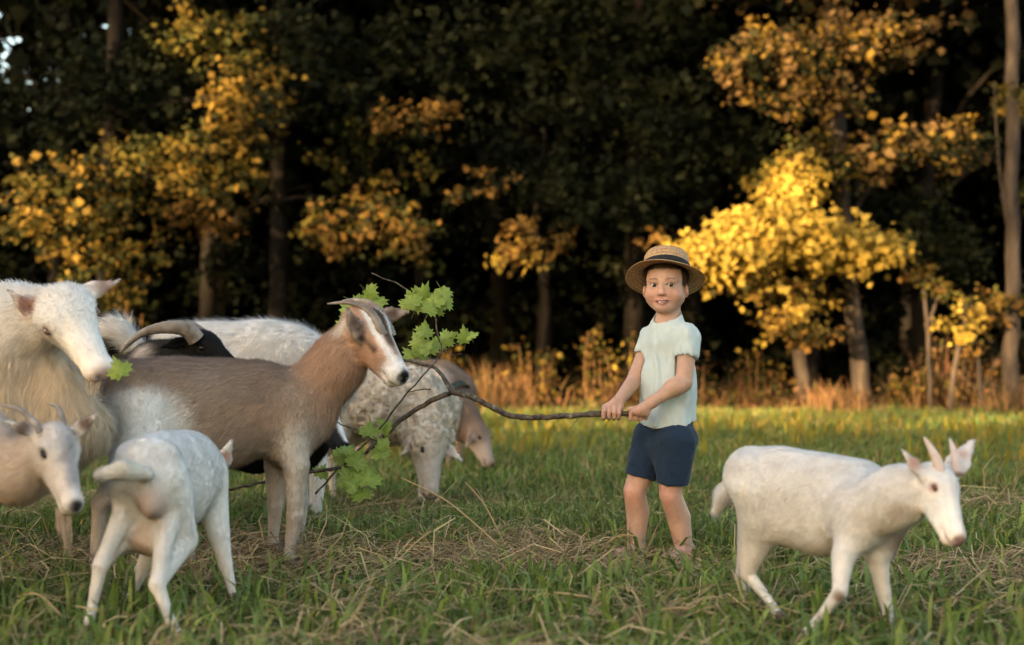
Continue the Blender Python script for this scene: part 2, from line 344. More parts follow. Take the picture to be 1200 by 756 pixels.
tree('maple_tree', 'dark trunked maple with scattered orange leaves behind the tan goat', 'tree', gz(325, 19.5),
     up_path(325, 19.5, [(326, 400), (328, 300), (325, 180), (330, 20), (335, -150), (335, -320)]), [0.15, 0.13, 0.12, 0.11, 0.10, 0.06],
     [PC(430, 250, 85, 40, 18.0, 520, ORG + Y_GRN + G_MID, 0.13, 0.7), PC(400, 265, 40, 28, 17.6, 180, ORG, 0.13), PC(480, 285, 55, 28, 17.6, 240, ORG + Y_GRN, 0.13),
      PC(510, 125, 45, 22, 17.7, 120, ORG, 0.12), PC(450, 130, 40, 20, 17.7, 90, ORG, 0.12), PC(400, 80, 70, 80, 18.6, 700, G_MID, 0.15, 0.9), PC(520, 60, 80, 70, 18.8, 600, G_DARK + G_MID, 0.16, 0.9),
      PC(440, 180, 90, 45, 18.8, 500, G_MID + Y_GRN, 0.14, 0.8), PC(380, -80, 190, 70, 19.4, 1100, G_MID, 0.22, 1.4), PC(380, -280, 260, 150, 19.5, 2200, G_MID, 0.28, 2.2)],
     [(0.45, P(430, 250, 18.2), 0.045), (0.6, P(450, 130, 18), 0.04), (0.7, P(300, -50, 19), 0.05)], mat=M_SHADEBARK)
tree('hazel_tree', 'crooked dark stem with a hanging tuft of amber leaves left of the boy', 'tree', gz(628, 19.0),
     up_path(628, 19.0, [(634, 420), (640, 370), (636, 320), (628, 260), (640, 150)]), [0.07, 0.06, 0.055, 0.045, 0.02],
     [PC(615, 295, 34, 18, 17.8, 150, ORG + YEL, 0.13, 0.4), PC(612, 270, 18, 14, 17.8, 50, ORG, 0.12), PC(660, 282, 22, 10, 17.8, 50, ORG, 0.12), PC(560, 215, 40, 18, 18, 110, ORG + G_MID, 0.12),
      PC(660, 225, 60, 40, 18.4, 360, G_MID, 0.14, 0.7), PC(600, 170, 60, 50, 18.8, 360, G_DARK, 0.15, 0.7)],
     [(0.55, P(612, 290, 17.9), 0.025), (0.6, P(665, 270, 18), 0.02)], mat=M_SHADEBARK)
tree('linden_tree', 'dark green linden with dense shaded foliage behind the straw hat', 'tree', gz(745, 20.0),
     up_path(745, 20.0, [(744, 400), (742, 280), (746, 130), (750, 0), (750, -180), (750, -320)]), [0.16, 0.14, 0.125, 0.11, 0.10, 0.06],
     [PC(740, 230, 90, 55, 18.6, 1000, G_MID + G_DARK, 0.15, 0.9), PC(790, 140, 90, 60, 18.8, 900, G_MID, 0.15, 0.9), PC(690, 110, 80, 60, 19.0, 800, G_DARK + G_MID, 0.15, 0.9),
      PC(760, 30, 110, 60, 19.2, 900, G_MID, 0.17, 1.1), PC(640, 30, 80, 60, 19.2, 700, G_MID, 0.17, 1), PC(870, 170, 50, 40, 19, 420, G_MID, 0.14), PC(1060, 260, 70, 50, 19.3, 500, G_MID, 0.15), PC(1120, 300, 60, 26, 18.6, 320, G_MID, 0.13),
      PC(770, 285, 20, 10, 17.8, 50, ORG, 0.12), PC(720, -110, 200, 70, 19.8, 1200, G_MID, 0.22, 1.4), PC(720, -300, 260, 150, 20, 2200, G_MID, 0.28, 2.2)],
     [(0.45, P(740, 230, 18.8), 0.05), (0.55, P(800, 130, 19), 0.045), (0.55, P(680, 110, 19.2), 0.04)], mat=M_SHADEBARK)

# trees deeper in the wood: trunk and crown, copied
def deep_tree(seed):
    t = empty('forest_tree', (0, 0, 0), 'dark trunk standing deep in the unlit wood', 'tree', 'trees deep in the dark wood')
    acc = Acc(); h = 9.0
    sp = spline([A(0, 0, -0.1), A(0.05 * seed, 0, 2), A(-0.1, 0.1, 5), A(0.1, 0, h)], 14)
    acc.tube(sp, np.linspace(0.15, 0.06, 14), 9)
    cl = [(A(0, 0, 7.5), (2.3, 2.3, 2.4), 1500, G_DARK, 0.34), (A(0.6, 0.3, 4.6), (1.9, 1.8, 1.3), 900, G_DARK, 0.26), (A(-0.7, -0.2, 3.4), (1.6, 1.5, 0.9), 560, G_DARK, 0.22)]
    for k in range(5):
        a = RNG.random() * 6.28; e = A(math.cos(a) * 1.6, math.sin(a) * 1.6, 3.2 + k)
        s = sp[5 + k]; acc.tube(spline([s, (s + e) / 2 + A(0, 0, 0.2), e], 6), np.linspace(0.05, 0.015, 6), 6)
    acc.build('trunk', M_SHADEBARK, t)
    V, F, C = leaf_cloud(cl); child('crown', V, F, M_LEAF, t, cols=C, smooth=False)
    return t
def copy_tree(root, loc, rz, s):
    r = root.copy(); COL.objects.link(r); r.location = loc; r.rotation_euler = (0, 0, rz); r.scale = (s, s, s)
    for ch in list(root.children):
        c = ch.copy(); COL.objects.link(c); c.parent = r
    return r
protos = [deep_tree(k) for k in range(3)]
spots = []
for row, (y, step) in enumerate(((21.5, 2.6), (24.5, 2.4), (28.0, 2.3), (32.0, 2.3), (36.0, 2.3))):
    half = 0.36 * y + 4.5
    x = -half + (row % 2) * 1.2
    while x < half:
        spots.append((x + RNG.uniform(-0.7, 0.7), y + RNG.uniform(-0.9, 0.9))); x += step
used = [False] * 3
for i, (x, y) in enumerate(spots):
    k = i % 3; s = RNG.uniform(0.9, 1.25); px_ = 600 + x / y * F_PX
    if px_ < 70 or 95 < px_ < 165: s *= 0.5
    if not used[k]:
        used[k] = True; o = protos[k]; o.location = (x, y, 0); o.rotation_euler = (0, 0, RNG.random() * 6.28); o.scale = (s, s, s)
    else: copy_tree(protos[k], (x, y, 0), RNG.random() * 6.28, s)
# understorey that closes the wood to the far side
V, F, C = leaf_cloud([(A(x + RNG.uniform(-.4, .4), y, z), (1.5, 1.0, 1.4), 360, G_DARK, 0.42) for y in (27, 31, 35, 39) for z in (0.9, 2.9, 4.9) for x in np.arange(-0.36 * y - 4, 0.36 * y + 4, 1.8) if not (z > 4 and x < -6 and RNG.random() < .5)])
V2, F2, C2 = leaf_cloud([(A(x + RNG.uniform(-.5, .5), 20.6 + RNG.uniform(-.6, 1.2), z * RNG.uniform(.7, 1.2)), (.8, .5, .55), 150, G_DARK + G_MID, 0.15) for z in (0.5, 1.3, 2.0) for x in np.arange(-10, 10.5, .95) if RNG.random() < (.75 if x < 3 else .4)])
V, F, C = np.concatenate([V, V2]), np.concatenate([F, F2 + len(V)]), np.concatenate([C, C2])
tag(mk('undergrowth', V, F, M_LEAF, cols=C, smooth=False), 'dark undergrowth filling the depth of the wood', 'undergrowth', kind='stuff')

# ------------------------------------------------------------------ unseen leaf screen behind the viewer, added to shade the foreground, gaps cut for sun
LIT = [  # where evening sun reaches the wood's edge (photo ellipses at its distance)
    (905, 275, 135, 75), (930, 215, 45, 50), (930, 90, 120, 75), (1050, 60, 70, 50), (1090, 170, 90, 50), (250, 190, 75, 60), (290, 110, 60, 70), (90, 250, 110, 70), (130, 320, 60, 70), (250, 50, 60, 40),
    (430, 265, 80, 40), (500, 275, 60, 35), (515, 122, 45, 22), (455, 125, 35, 20), (612, 290, 45, 28), (655, 283, 22, 12), (560, 210, 40, 14), (1140, 355, 60, 30), (925, 370, 50, 50),
    (575, 455, 75, 42), (720, 430, 40, 50), (640, 470, 60, 22), (870, 475, 60, 18), (1003, 405, 16, 70), (990, 460, 60, 34), (1090, 400, 22, 75), (1125, 400, 20, 70), (1188, 410, 24, 80), (1150, 440, 50, 45), (940, 440, 18, 40),
    (155, 370, 30, 40), (345, 400, 20, 30), (395, 410, 25, 30), (530, 410, 20, 40), (600, 350, 12, 14)]
kx, kz = SUN_XY[0] / SUN_XY[1], math.tan(SUN_EL) / -SUN_XY[1]
n = 42000
yb = RNG.uniform(-24, -19, n); xb = RNG.uniform(-44, -2, n); zb = RNG.uniform(0.1, 15.5, n)
zb[:16000] = RNG.uniform(2.2, 6.3, 16000)
dy = 18.0 - yb; xf = xb + kx * dy; zf = zb - kz * dy
pxl = 600 + xf / 18.0 * F_PX; pyl = HOR - (zf - CAM_H) / 18.0 * F_PX
pos3 = np.stack([xb, np.zeros(n), zb], 1)
jit = 1 + 0.45 * vnoise(pos3, 0.55, 9) + 0.45 * vnoise(pos3, 0.22, 19)
lit = np.zeros(n, bool)
for (cx, cy, rx, ry) in LIT:
    lit |= ((pxl - cx) / rx) ** 2 + ((pyl - cy) / ry) ** 2 < jit
dg = (zb - 0.12) / kz + yb                        # where the leaf's shadow meets the meadow
xg = xb + kx * (dg - yb)
lit |= (dg > 12.3) & (dg < 19) & (vnoise(np.stack([xg, dg, dg * 0], 1), 0.8, 4) > 0.2)
keep = ~lit
xb, yb, zb = xb[keep], yb[keep], zb[keep]; n = len(xb)
pos = np.stack([xb, yb, zb], 1)
nrm = RNG.normal(size=(n, 3)) + np.array(SUN_DIR) * 1.5; nrm /= np.linalg.norm(nrm, axis=1)[:, None]
d = RNG.normal(size=(n, 3)); d -= nrm * np.sum(d * nrm, 1)[:, None]; d /= np.linalg.norm(d, axis=1)[:, None]; s = np.cross(nrm, d)
L = 0.30 * (0.7 + 0.6 * RNG.random((n, 1)))
v = np.stack([pos - d * L * 0.6, pos + s * L * 0.5, pos + d * L * 0.6, pos - s * L * 0.5], 1).reshape(-1, 3)
b = np.arange(0, len(v), 4)
wood = Acc(); wood.add(v, T=np.concatenate([np.stack([b, b + 1, b + 2], 1), np.stack([b, b + 2, b + 3], 1)]), c=np.repeat(np.asarray(G_MID)[RNG.integers(0, 3, n)], 4, 0))
tag(wood.build('shade_screen', M_LEAF, smooth=False), 'unseen leaf screen behind the viewer, gaps shaped to throw sun patches', 'wood', kind='stuff')

# ------------------------------------------------------------------ meadow: grass, weeds, straw, dry tall grass
def blades(x, y, h, w, col, lean=0.5, z0=0.0, seg=2):
    n = len(x); a = RNG.random(n) * 2 * np.pi; le = lean * np.abs(RNG.normal(size=n)) * h
    dx, dy_ = np.cos(a) * le, np.sin(a) * le
    fa = RNG.random(n) * np.pi; sx, sy = np.cos(fa) * w / 2, np.sin(fa) * w / 2
    z = np.full(n, z0, float)
    V = np.stack([np.stack([x - sx, y - sy, z], 1), np.stack([x + sx, y + sy, z], 1),
                  np.stack([x + dx * .35 - sx * .85, y + dy_ * .35 - sy * .85, z + h * .62], 1), np.stack([x + dx * .35 + sx * .85, y + dy_ * .35 + sy * .85, z + h * .62], 1),
                  np.stack([x + dx, y + dy_, z + h * np.clip(1.08 - np.asarray(lean) * .35, .45, 1)], 1)], 1).reshape(-1, 3)
    b = np.arange(0, len(V), 5)
    T = np.concatenate([np.stack([b, b + 1, b + 3], 1), np.stack([b, b + 3, b + 2], 1), np.stack([b + 2, b + 3, b + 4], 1)])
    sh = np.ones((n, 5, 1))
    return V, T, (np.asarray(col)[:, None, :] * sh).reshape(-1, 3)
def wedge(n, d0, d1, margin, pw=1.0):
    d = d0 + (d1 - d0) * RNG.random(n) ** pw
    half = 0.36 * d + margin
    return (RNG.random(n) * 2 - 1) * half, d
def straw_amt(x, y):
    p = np.stack([x, y, x * 0], 1)
    s = vnoise(p, 0.55, 21) * 0.6 + vnoise(p, 0.2, 22) * 0.4
    def spot(cx, cy, rx, ry): return np.exp(-((x - cx) / rx) ** 2 - ((y - cy) / ry) ** 2)
    s = s + 1.3 * spot(-0.45, 4.85, 0.75, 0.45) + 1.0 * spot(0.3, 4.95, 0.45, 0.3) + 1.0 * spot(1.6, 4.7, 0.7, 0.25) + 0.5 * spot(-1.1, 5.2, 0.5, 0.4) - 0.35
    return s
GREENS = np.array([(0.068, 0.092, 0.030), (0.088, 0.112, 0.040), (0.055, 0.082, 0.034), (0.105, 0.120, 0.048), (0.075, 0.100, 0.048)])
def field(name, label, n, d0, d1, margin, hmin, hmax, w, pw, lean):
    x, y = wedge(n, d0, d1, margin, pw)
    st = straw_amt(x, y)
    keep = RNG.random(n) > np.clip(st * 0.95, 0, 0.86)
    x, y, st = x[keep], y[keep], st[keep]; n = len(x)
    patch = vnoise(np.stack([x, y, x * 0], 1), 0.9, 31) * 0.5 + vnoise(np.stack([x, y, x * 0], 1), 0.25, 32) * 0.5
    h = (hmin + (hmax - hmin) * RNG.random(n) ** 1.4) * (1 + 0.35 * patch) * np.clip(1 - 0.45 * st, 0.4, 1.2)
    col = GREENS[RNG.integers(0, len(GREENS), n)] * A(1.18, 1.2, .70) * (0.8 + 1.6 * RNG.random((n, 1)) ** 1.3) * (1 + 0.2 * patch[:, None])
    h = h * np.clip(.55 + .45 * (y - 3.4) / 1.6, .55, 1)
    h = h * (1 - .85 * np.exp(-((x - .54) / .26) ** 2 - ((y - 4.95) / .32) ** 2))
    yel = RNG.random(n) < 0.10 + 0.16 * np.clip(st, 0, 1) + 0.10 * (y > 6.5)
    col[yel] = np.array((0.34, 0.25, 0.10)) * (0.7 + 0.5 * RNG.random((yel.sum(), 1)))
    V, T, C = blades(x, y, h, w * (0.6 + 0.8 * RNG.random(n)), col, lean * (0.55 + 0.9 * RNG.random(n)))
    tag(mk(name, V, T, M_GRASS, cols=C, smooth=False), label, 'grass', kind='stuff')
field('meadow_grass', 'short green meadow grass around the goats and the boy', 95000, 2.7, 7.5, 0.7, 0.035, 0.12, 0.0068, 1.0, 0.95)
field('meadow_grass', 'green meadow grass farther out before the wood', 80000, 7.5, 13.0, 1.5, 0.05, 0.15, 0.010, 1.0, 0.75)
field('meadow_grass', 'distant strip of meadow grass at the edge of the wood', 64000, 13.0, 19.3, 3.0, 0.07, 0.18, 0.014, 1.0, 0.6)
# broad grass leaves in the near sward
x, y = wedge(5200, 2.75, 6.2, 0.6); st = straw_amt(x, y); k = RNG.random(len(x)) > np.clip(st, 0, .85); x, y = x[k], y[k]
col = GREENS[RNG.integers(0, 5, len(x))] * A(1.18, 1.2, .70) * (1.1 + 1.3 * RNG.random((len(x), 1)))
V, T, C = blades(x, y, 0.06 + 0.11 * RNG.random(len(x)), 0.013 * (0.7 + 0.6 * RNG.random(len(x))), col, 0.7)
tag(mk('broad_grass', V, T, M_GRASS, cols=C, smooth=False), 'broad bladed grass tufts in the near meadow', 'grass', kind='stuff')
# yellow weeds catching the sun farther out
x, y = wedge(6500, 9.0, 15.5, 1.5); nn = vnoise(np.stack([x, y, x * 0], 1), 0.7, 51); k = nn > -0.1; x, y = x[k], y[k]
pal = np.array([(0.40, 0.33, 0.03), (0.32, 0.30, 0.04), (0.22, 0.24, 0.05), (0.45, 0.30, 0.05)])
V, T, C = blades(x, y, 0.10 + 0.16 * RNG.random(len(x)), 0.028 * (0.6 + 0.8 * RNG.random(len(x))), pal[RNG.integers(0, 4, len(x))] * .62, 0.35)
tag(mk('yellow_weeds', V, T, M_GRASS, cols=C, smooth=False), 'yellow leafed weeds scattered through the middle meadow', 'weeds', kind='stuff')
# straw lying and poking up
def straw(n, d0, d1, thresh, lmin, lmax, wid):
    x, y = wedge(n * 3, d0, d1, 0.5); st = straw_amt(x, y); k = st > thresh + 0.5 * RNG.normal(size=len(x)); x, y = x[k][:n], y[k][:n]; n = len(x)
    a = RNG.normal(size=n) * 0.8 + (RNG.random(n) < 0.25) * 1.5; L = lmin + (lmax - lmin) * RNG.random(n) ** 2
    el = np.abs(RNG.normal(size=n)) * 0.13; z = 0.014 + 0.055 * RNG.random(n)
    up = RNG.random(n) < 0.03; el[up] += 0.7
    d = np.stack([np.cos(a) * np.cos(el), np.sin(a) * np.cos(el), np.sin(el)], 1)
    s = np.stack([-np.sin(a), np.cos(a), 0.4 * RNG.normal(size=n)], 1) * (wid * (0.6 + 0.9 * RNG.random((n, 1))) / 2)
    z = z * (1 - .95 * np.exp(-((x - .54) / .28) ** 2 - ((y - 4.95) / .35) ** 2))
    p0 = np.stack([x, y, z], 1); bend = RNG.normal(size=(n, 3)) * L[:, None] * 0.12; bend[:, 2] = np.abs(bend[:, 2])
    p1 = p0 + d * L[:, None] * 0.5 + bend; p2 = p0 + d * L[:, None] - A(0, 0, 0.01)
    V = np.stack([p0 - s, p0 + s, p1 - s, p1 + s, p2 - s * .6, p2 + s * .6], 1)
    thick = A(0, 0, 0.0015)
    V = V.reshape(-1, 3); b = np.arange(0, len(V), 6)
    T = np.concatenate([np.stack([b, b + 1, b + 3], 1), np.stack([b, b + 3, b + 2], 1), np.stack([b + 2, b + 3, b + 5], 1), np.stack([b + 2, b + 5, b + 4], 1)])
    pal = np.array([(0.42, 0.29, 0.14), (0.50, 0.37, 0.19), (0.30, 0.20, 0.10), (0.22, 0.14, 0.07)])
    C = np.repeat(pal[RNG.integers(0, 4, n)] * (0.8 + 0.4 * RNG.random((n, 1))), 6, 0)
    return V, T, C
V, T, C = straw(17000, 2.8, 7.0, 0.30, 0.05, 0.28, 0.0034)
tag(mk('straw', V, T, M_DRY, cols=C, smooth=False), 'dry straw and mown stalks scattered over the near grass', 'straw', kind='stuff')
# a few long dry stalks one can pick out
STALK = [((470, 560), (585, 640), 5.0), ((545, 565), (592, 640), 5.3), ((735, 690), (755, 735), 3.9), ((735, 735), (840, 720), 3.8), ((590, 735), (690, 700), 4.0), ((450, 700), (560, 712), 4.2), ((700, 650), (745, 628), 5.0), ((20, 700), (70, 720), 3.8)]
for (a0, a1, dd) in STALK:
    p0, p1 = P(*a0, dd), P(*a1, dd - 0.1); p0[2] = max(p0[2], 0.02); p1[2] = max(p1[2], 0.015)
    acc = Acc(); acc.tube(spline([p0, (p0 + p1) / 2 + A(0, 0, 0.03), p1], 10), np.linspace(0.0022, 0.0035, 10), 6, (0.42, 0.30, 0.15))
    o = acc.build('dry_stalk', M_DRY); tag(o, 'long dry straw stalk lying loose on the grass', 'stalk', 'loose dry stalks')
# tall dry grass at the edge of the wood
clumps = [(580, 18.2, .5, 0.58, 1300), (548, 18.5, .4, .42, 300), (608, 18.3, .3, .5, 300), (650, 18.0, .5, .12, 120), (715, 18.0, .4, .25, 260), (860, 17.8, .5, .12, 120), (972, 17.6, .30, .38, 1200), (1010, 17.5, .35, .2, 350), (1030, 17.5, .5, .15, 200),
          (1205, 16.9, .5, .38, 1200), (1150, 17.2, .4, .2, 200), (380, 18.3, .4, .6, 160), (280, 18.5, .6, .4, 100), (200, 18.4, .6, .4, 100), (460, 18.4, .5, .35, 140), (920, 17.8, .4, .18, 200), (1080, 17.5, .5, .14, 200), (1330, 17, 1.2, .5, 600)]
Vs = Acc(); DRYC = np.array([(0.33, 0.17, 0.07), (0.40, 0.23, 0.10), (0.24, 0.11, 0.045), (0.12, 0.10, 0.035)])
for (px, d, r, h, n) in clumps:
    c = gz(px, d); x = c[0] + RNG.normal(size=n) * r * 0.5; y = c[1] + RNG.normal(size=n) * 0.4
    V, T, C = blades(x, y, h * (0.25 + 1.05 * RNG.random(n) ** 1.8) * (1 + .4 * vnoise(np.stack([x, y, x * 0], 1), .16, 71)), 0.013 * (0.6 + 0.8 * RNG.random(n)), DRYC[RNG.integers(0, 4, n)] * (0.3 + 0.55 * RNG.random((n, 1))), 0.3 + .5 * RNG.random(n))
    Vs.add(V, T=T, c=C)
tag(Vs.build('dry_grass', M_DRY, smooth=False), 'tall rust coloured dry grass along the edge of the wood', 'dry grass', kind='stuff')
# tangled brush between the meadow and the trees
n = 900; x = (RNG.random(n) * 2 - 1) * 9.6; y = 17.7 + 2.2 * RNG.random(n) ** 1.5
hh = (.25 + .75 * RNG.random(n) ** 2) * (.8 + .5 * vnoise(np.stack([x, y * 0, y * 0], 1), .9, 61))
REDB = np.array([(0.17, 0.07, 0.035), (0.22, 0.11, 0.05), (0.10, 0.05, 0.028), (0.26, 0.15, 0.06), (0.07, 0.06, 0.022)])
Vs = Acc()
for k in range(5):
    V, T, C = blades(x + RNG.normal(size=n) * .05, y + RNG.normal(size=n) * .05, hh * RNG.uniform(.6, 1.1, n), .018 * (.6 + .8 * RNG.random(n)), REDB[RNG.integers(0, 5, n)] * .6, .55 * (.5 + RNG.random(n))); Vs.add(V, T=T, c=C)
V, F, C = leaf_cloud([(A(x[i], y[i], hh[i] * u), (.10, .10, .12), 9, [tuple(REDB[RNG.integers(0, 5)] * .55), ORG[RNG.integers(0, 4)], Y_GRN[RNG.integers(0, 4)]], .062) for i in range(n) for u in (.45, .8)])
Vs.add(V, T=F, c=C)
tag(Vs.build('brushwood', M_DRY, smooth=False), 'tangled reddish brush and weeds along the foot of the wood', 'brush', kind='stuff')
# leafy weeds and seedlings at the edge, each one a plant
def plant(name, label, px, d, h, spread, n, pal, sz=0.10):
    b0 = gz(px, d); t = empty(name, b0, label, 'plant', 'leafy plants along the edge of the wood')
    acc = Acc(); cl = []
    for k in range(3):
        top = b0 + A(RNG.normal() * spread, RNG.normal() * spread * .6, h * RNG.uniform(0.7, 1.0))
        pts = spline([b0, (b0 + top) / 2 + A(RNG.normal() * .05, 0, 0.05), top], 7)
        acc.tube(pts, np.linspace(0.014, 0.005, 7), 6, (0.22, 0.12, 0.05))
        for q in pts[2:]: cl.append((q, (0.07, 0.07, 0.07), n / 15, pal, sz))
    acc.build('stem', M_DRY, t)
    V, F, C = leaf_cloud(cl); child('foliage', V, F, M_LEAF, t, cols=C, smooth=False)
for (px, d, h, lab) in [(690, 18.0, 1.15, 'yellow leafed plant left of the boy, second from his elbow'), (716, 18.1, 1.2, 'tall yellow orange plant just left of the boy'), (742, 18.2, 1.1, 'orange leafed plant partly behind the boy'),
                        (640, 18.1, .85, 'thin yellowing plant above the middle of the held branch'), (612, 18.2, .95, 'yellow tufted plant above the left bend of the branch'), (525, 18.2, .9, 'orange leafed plant behind the hanging maple leaves'),
                        (155, 18.2, 1.5, 'amber leafed plant behind the ear of the big white goat'), (190, 18.4, 1.1, 'rust coloured plant above the black horned goat'), (345, 18.5, 1.3, 'dim orange plant left of the tan goat horns'), (395, 18.4, 1.0, 'red brown plant behind the tan goat horns'),
                        (885, 18.0, .9, 'small golden plant right of the boy shoulder'), (905, 18.1, .6, 'low golden seedling under the yellow maple'), (1075, 17.6, .6, 'low plant at the foot of the forked sapling')]:
    plant('weed_plant', lab, px, d, h, 0.10, 95, ORG + YEL[2:] + Y_GRN[:2], 0.085)

# ------------------------------------------------------------------ sculpting: smooth union of tapered capsules and ellipsoids, meshed by surface nets
class Sculpt:
    def __init__(s): s.p = []
    def cone(s, a, ra, b, rb, col, k=0.03, sq=None, fur=1.0, comb=None, neg=False):
        s.p.append(dict(t=0, a=np.asarray(a, float), b=np.asarray(b, float), ra=ra, rb=rb, col=col, k=k, sq=sq, fur=fur, comb=comb, neg=neg))
    def chain(s, pts, rads, col, k=0.03, sq=None, fur=1.0, comb=None, limb=True):
        for i in range(len(pts) - 1):
            s.cone(pts[i], rads[i], pts[i + 1], rads[i + 1], col[i] if isinstance(col, list) else col, k if i == 0 or not limb else k * .15, sq, fur, comb)
    def ell(s, c, r, ax, col, k=0.02, fur=1.0, comb=None, neg=False):
        s.p.append(dict(t=1, a=np.asarray(c, float), r=np.asarray(r, float), ax=np.asarray(ax, float), col=col, k=k, fur=fur, comb=comb, neg=neg))
    def dist(s, p, X, Y, Z):
        x, y, z = X - p['a'][0], Y - p['a'][1], Z - p['a'][2]
        if p['t'] == 0:
            if p['sq'] is not None:
                nv, f = p['sq']; lat = (x * nv[0] + y * nv[1] + z * nv[2]) * (1 / f - 1)
                x, y, z = x + lat * nv[0], y + lat * nv[1], z + lat * nv[2]
            b = p['b'] - p['a']; t = np.clip((x * b[0] + y * b[1] + z * b[2]) / (b @ b + 1e-12), 0, 1)
            return np.sqrt((x - t * b[0]) ** 2 + (y - t * b[1]) ** 2 + (z - t * b[2]) ** 2) - (p['ra'] + (p['rb'] - p['ra']) * t)
        ax, r = p['ax'], p['r']
        u = [(x * ax[i][0] + y * ax[i][1] + z * ax[i][2]) / r[i] for i in range(3)]
        k0 = np.sqrt(u[0] ** 2 + u[1] ** 2 + u[2] ** 2); k1 = np.sqrt((u[0] / r[0]) ** 2 + (u[1] / r[1]) ** 2 + (u[2] / r[2]) ** 2) + 1e-9
        return k0 * (k0 - 1) / k1
    def box(s, p):
        if p['t'] == 0:
            m = max(1.0, p['sq'][1]) if p['sq'] is not None else 1
            R = max(p['ra'], p['rb']) * m
            return np.minimum(p['a'], p['b']) - R, np.maximum(p['a'], p['b']) + R
        e = np.sqrt(np.sum((p['ax'] * p['r'][:, None]) ** 2, 0)); return p['a'] - e, p['a'] + e
    def mesh(s, h, smooth=2, cuts=()):
        pos = [p for p in s.p if not p['neg']]
        bb = [s.box(p) for p in pos]
        lo = np.min([b[0] for b in bb], 0) - 4 * h; hi = np.max([b[1] for b in bb], 0) + 4 * h
        n = np.ceil((hi - lo) / h).astype(int) + 1
        G = [(lo[i] + h * np.arange(n[i])).astype(np.float32) for i in range(3)]
        F = np.full(n, 1.0, np.float32)
        for p in s.p:
            b0, b1 = s.box(p); mrg = p['k'] + 3 * h
            i0 = np.maximum(((b0 - mrg - lo) / h).astype(int), 0); i1 = np.minimum(((b1 + mrg - lo) / h).astype(int) + 2, n)
            if np.any(i1 <= i0): continue
            sl = tuple(slice(i0[i], i1[i]) for i in range(3))
            D = s.dist(p, G[0][sl[0]][:, None, None], G[1][sl[1]][None, :, None], G[2][sl[2]][None, None, :])
            f = F[sl]; k = max(p['k'], 1e-5)
            if p['neg']:
                D = -D; w = np.clip(k - np.abs(f - D), 0, None) / k; F[sl] = np.maximum(f, D) + w * w * k * 0.25
            else:
                w = np.clip(k - np.abs(f - D), 0, None) / k; F[sl] = np.minimum(f, D) - w * w * k * 0.25
        for (c, nv) in cuts:      # keep the side the normal points away from
            D = (G[0][:, None, None] - c[0]) * nv[0] + (G[1][None, :, None] - c[1]) * nv[1] + (G[2][None, None, :] - c[2]) * nv[2]
            F = np.maximum(F, D)
        V, Q = surface_nets(F, lo, h)
        for _ in range(smooth): V = relax(V, Q, 0.5)
        return V, Q
    def weights(s, V, soft=0.012):
        X, Y, Z = V[:, 0], V[:, 1], V[:, 2]
        pos = [p for p in s.p if not p['neg']]
        D = np.stack([s.dist(p, X, Y, Z) for p in pos], 1)
        D -= D.min(1)[:, None]; W = np.exp(-D / soft); W /= W.sum(1)[:, None]
        col = W @ np.array([p['col'] for p in pos]); fur = W @ np.array([p['fur'] for p in pos])
        comb = W @ np.array([p['comb'] if p['comb'] is not None else (0, 0, -1) for p in pos])
        return col, fur, comb
def surface_nets(F, lo, h):
    S = F < 0
    cnt = np.zeros(tuple(np.array(F.shape) - 1), np.int8)
    sl = lambda d, m: slice(d, m - 1 + d)
    offs = [(a, b, c) for a in (0, 1) for b in (0, 1) for c in (0, 1)]
    for o in offs: cnt += S[sl(o[0], F.shape[0]), sl(o[1], F.shape[1]), sl(o[2], F.shape[2])]
    act = (cnt > 0) & (cnt < 8); I = np.argwhere(act)
    val = np.stack([F[I[:, 0] + o[0], I[:, 1] + o[1], I[:, 2] + o[2]] for o in offs], 1)
    O = np.array(offs, float); acc = np.zeros((len(I), 3)); c = np.zeros(len(I))
    for i in range(8):
        for j in range(i + 1, 8):
            if np.abs(O[i] - O[j]).sum() != 1: continue
            a, b = val[:, i], val[:, j]; m = (a < 0) != (b < 0)
            t = np.where(m, a / np.where(m, a - b, 1), 0)[:, None]
            acc += np.where(m[:, None], O[i] + (O[j] - O[i]) * t, 0); c += m
    V = lo + h * (I + acc / c[:, None])
    idx = np.full(act.shape, -1, np.int64); idx[act] = np.arange(len(I))
    Q = []
    for ax in range(3):
        sa = [slice(None)] * 3; sb = [slice(None)] * 3; sa[ax] = slice(0, -1); sb[ax] = slice(1, None)
        s0, s1 = S[tuple(sa)], S[tuple(sb)]
        E = np.argwhere(s0 != s1); u, v = (ax + 1) % 3, (ax + 2) % 3
        E = E[(E[:, u] > 0) & (E[:, v] > 0)]
        q = []
        for (du, dv) in ((-1, -1), (0, -1), (0, 0), (-1, 0)):
            e = E.copy(); e[:, u] += du; e[:, v] += dv; q.append(idx[e[:, 0], e[:, 1], e[:, 2]])
        q = np.stack(q, 1); fl = ~s0[E[:, 0], E[:, 1], E[:, 2]]; q[fl] = q[fl][:, ::-1]
        Q.append(q)
    Q = np.concatenate(Q); return V, Q[(Q >= 0).all(1)]
def edges_of(Q): return np.concatenate([Q[:, [0, 1]], Q[:, [1, 2]], Q[:, [2, 3]], Q[:, [3, 0]]])
def relax(V, Q, f):
    E = edges_of(Q); n = len(V); c = np.bincount(E[:, 0], minlength=n) + np.bincount(E[:, 1], minlength=n)
    S = np.stack([np.bincount(E[:, 0], V[E[:, 1], i], n) + np.bincount(E[:, 1], V[E[:, 0], i], n) for i in range(3)], 1)
    return V + f * (S / np.maximum(c, 1)[:, None] - V)
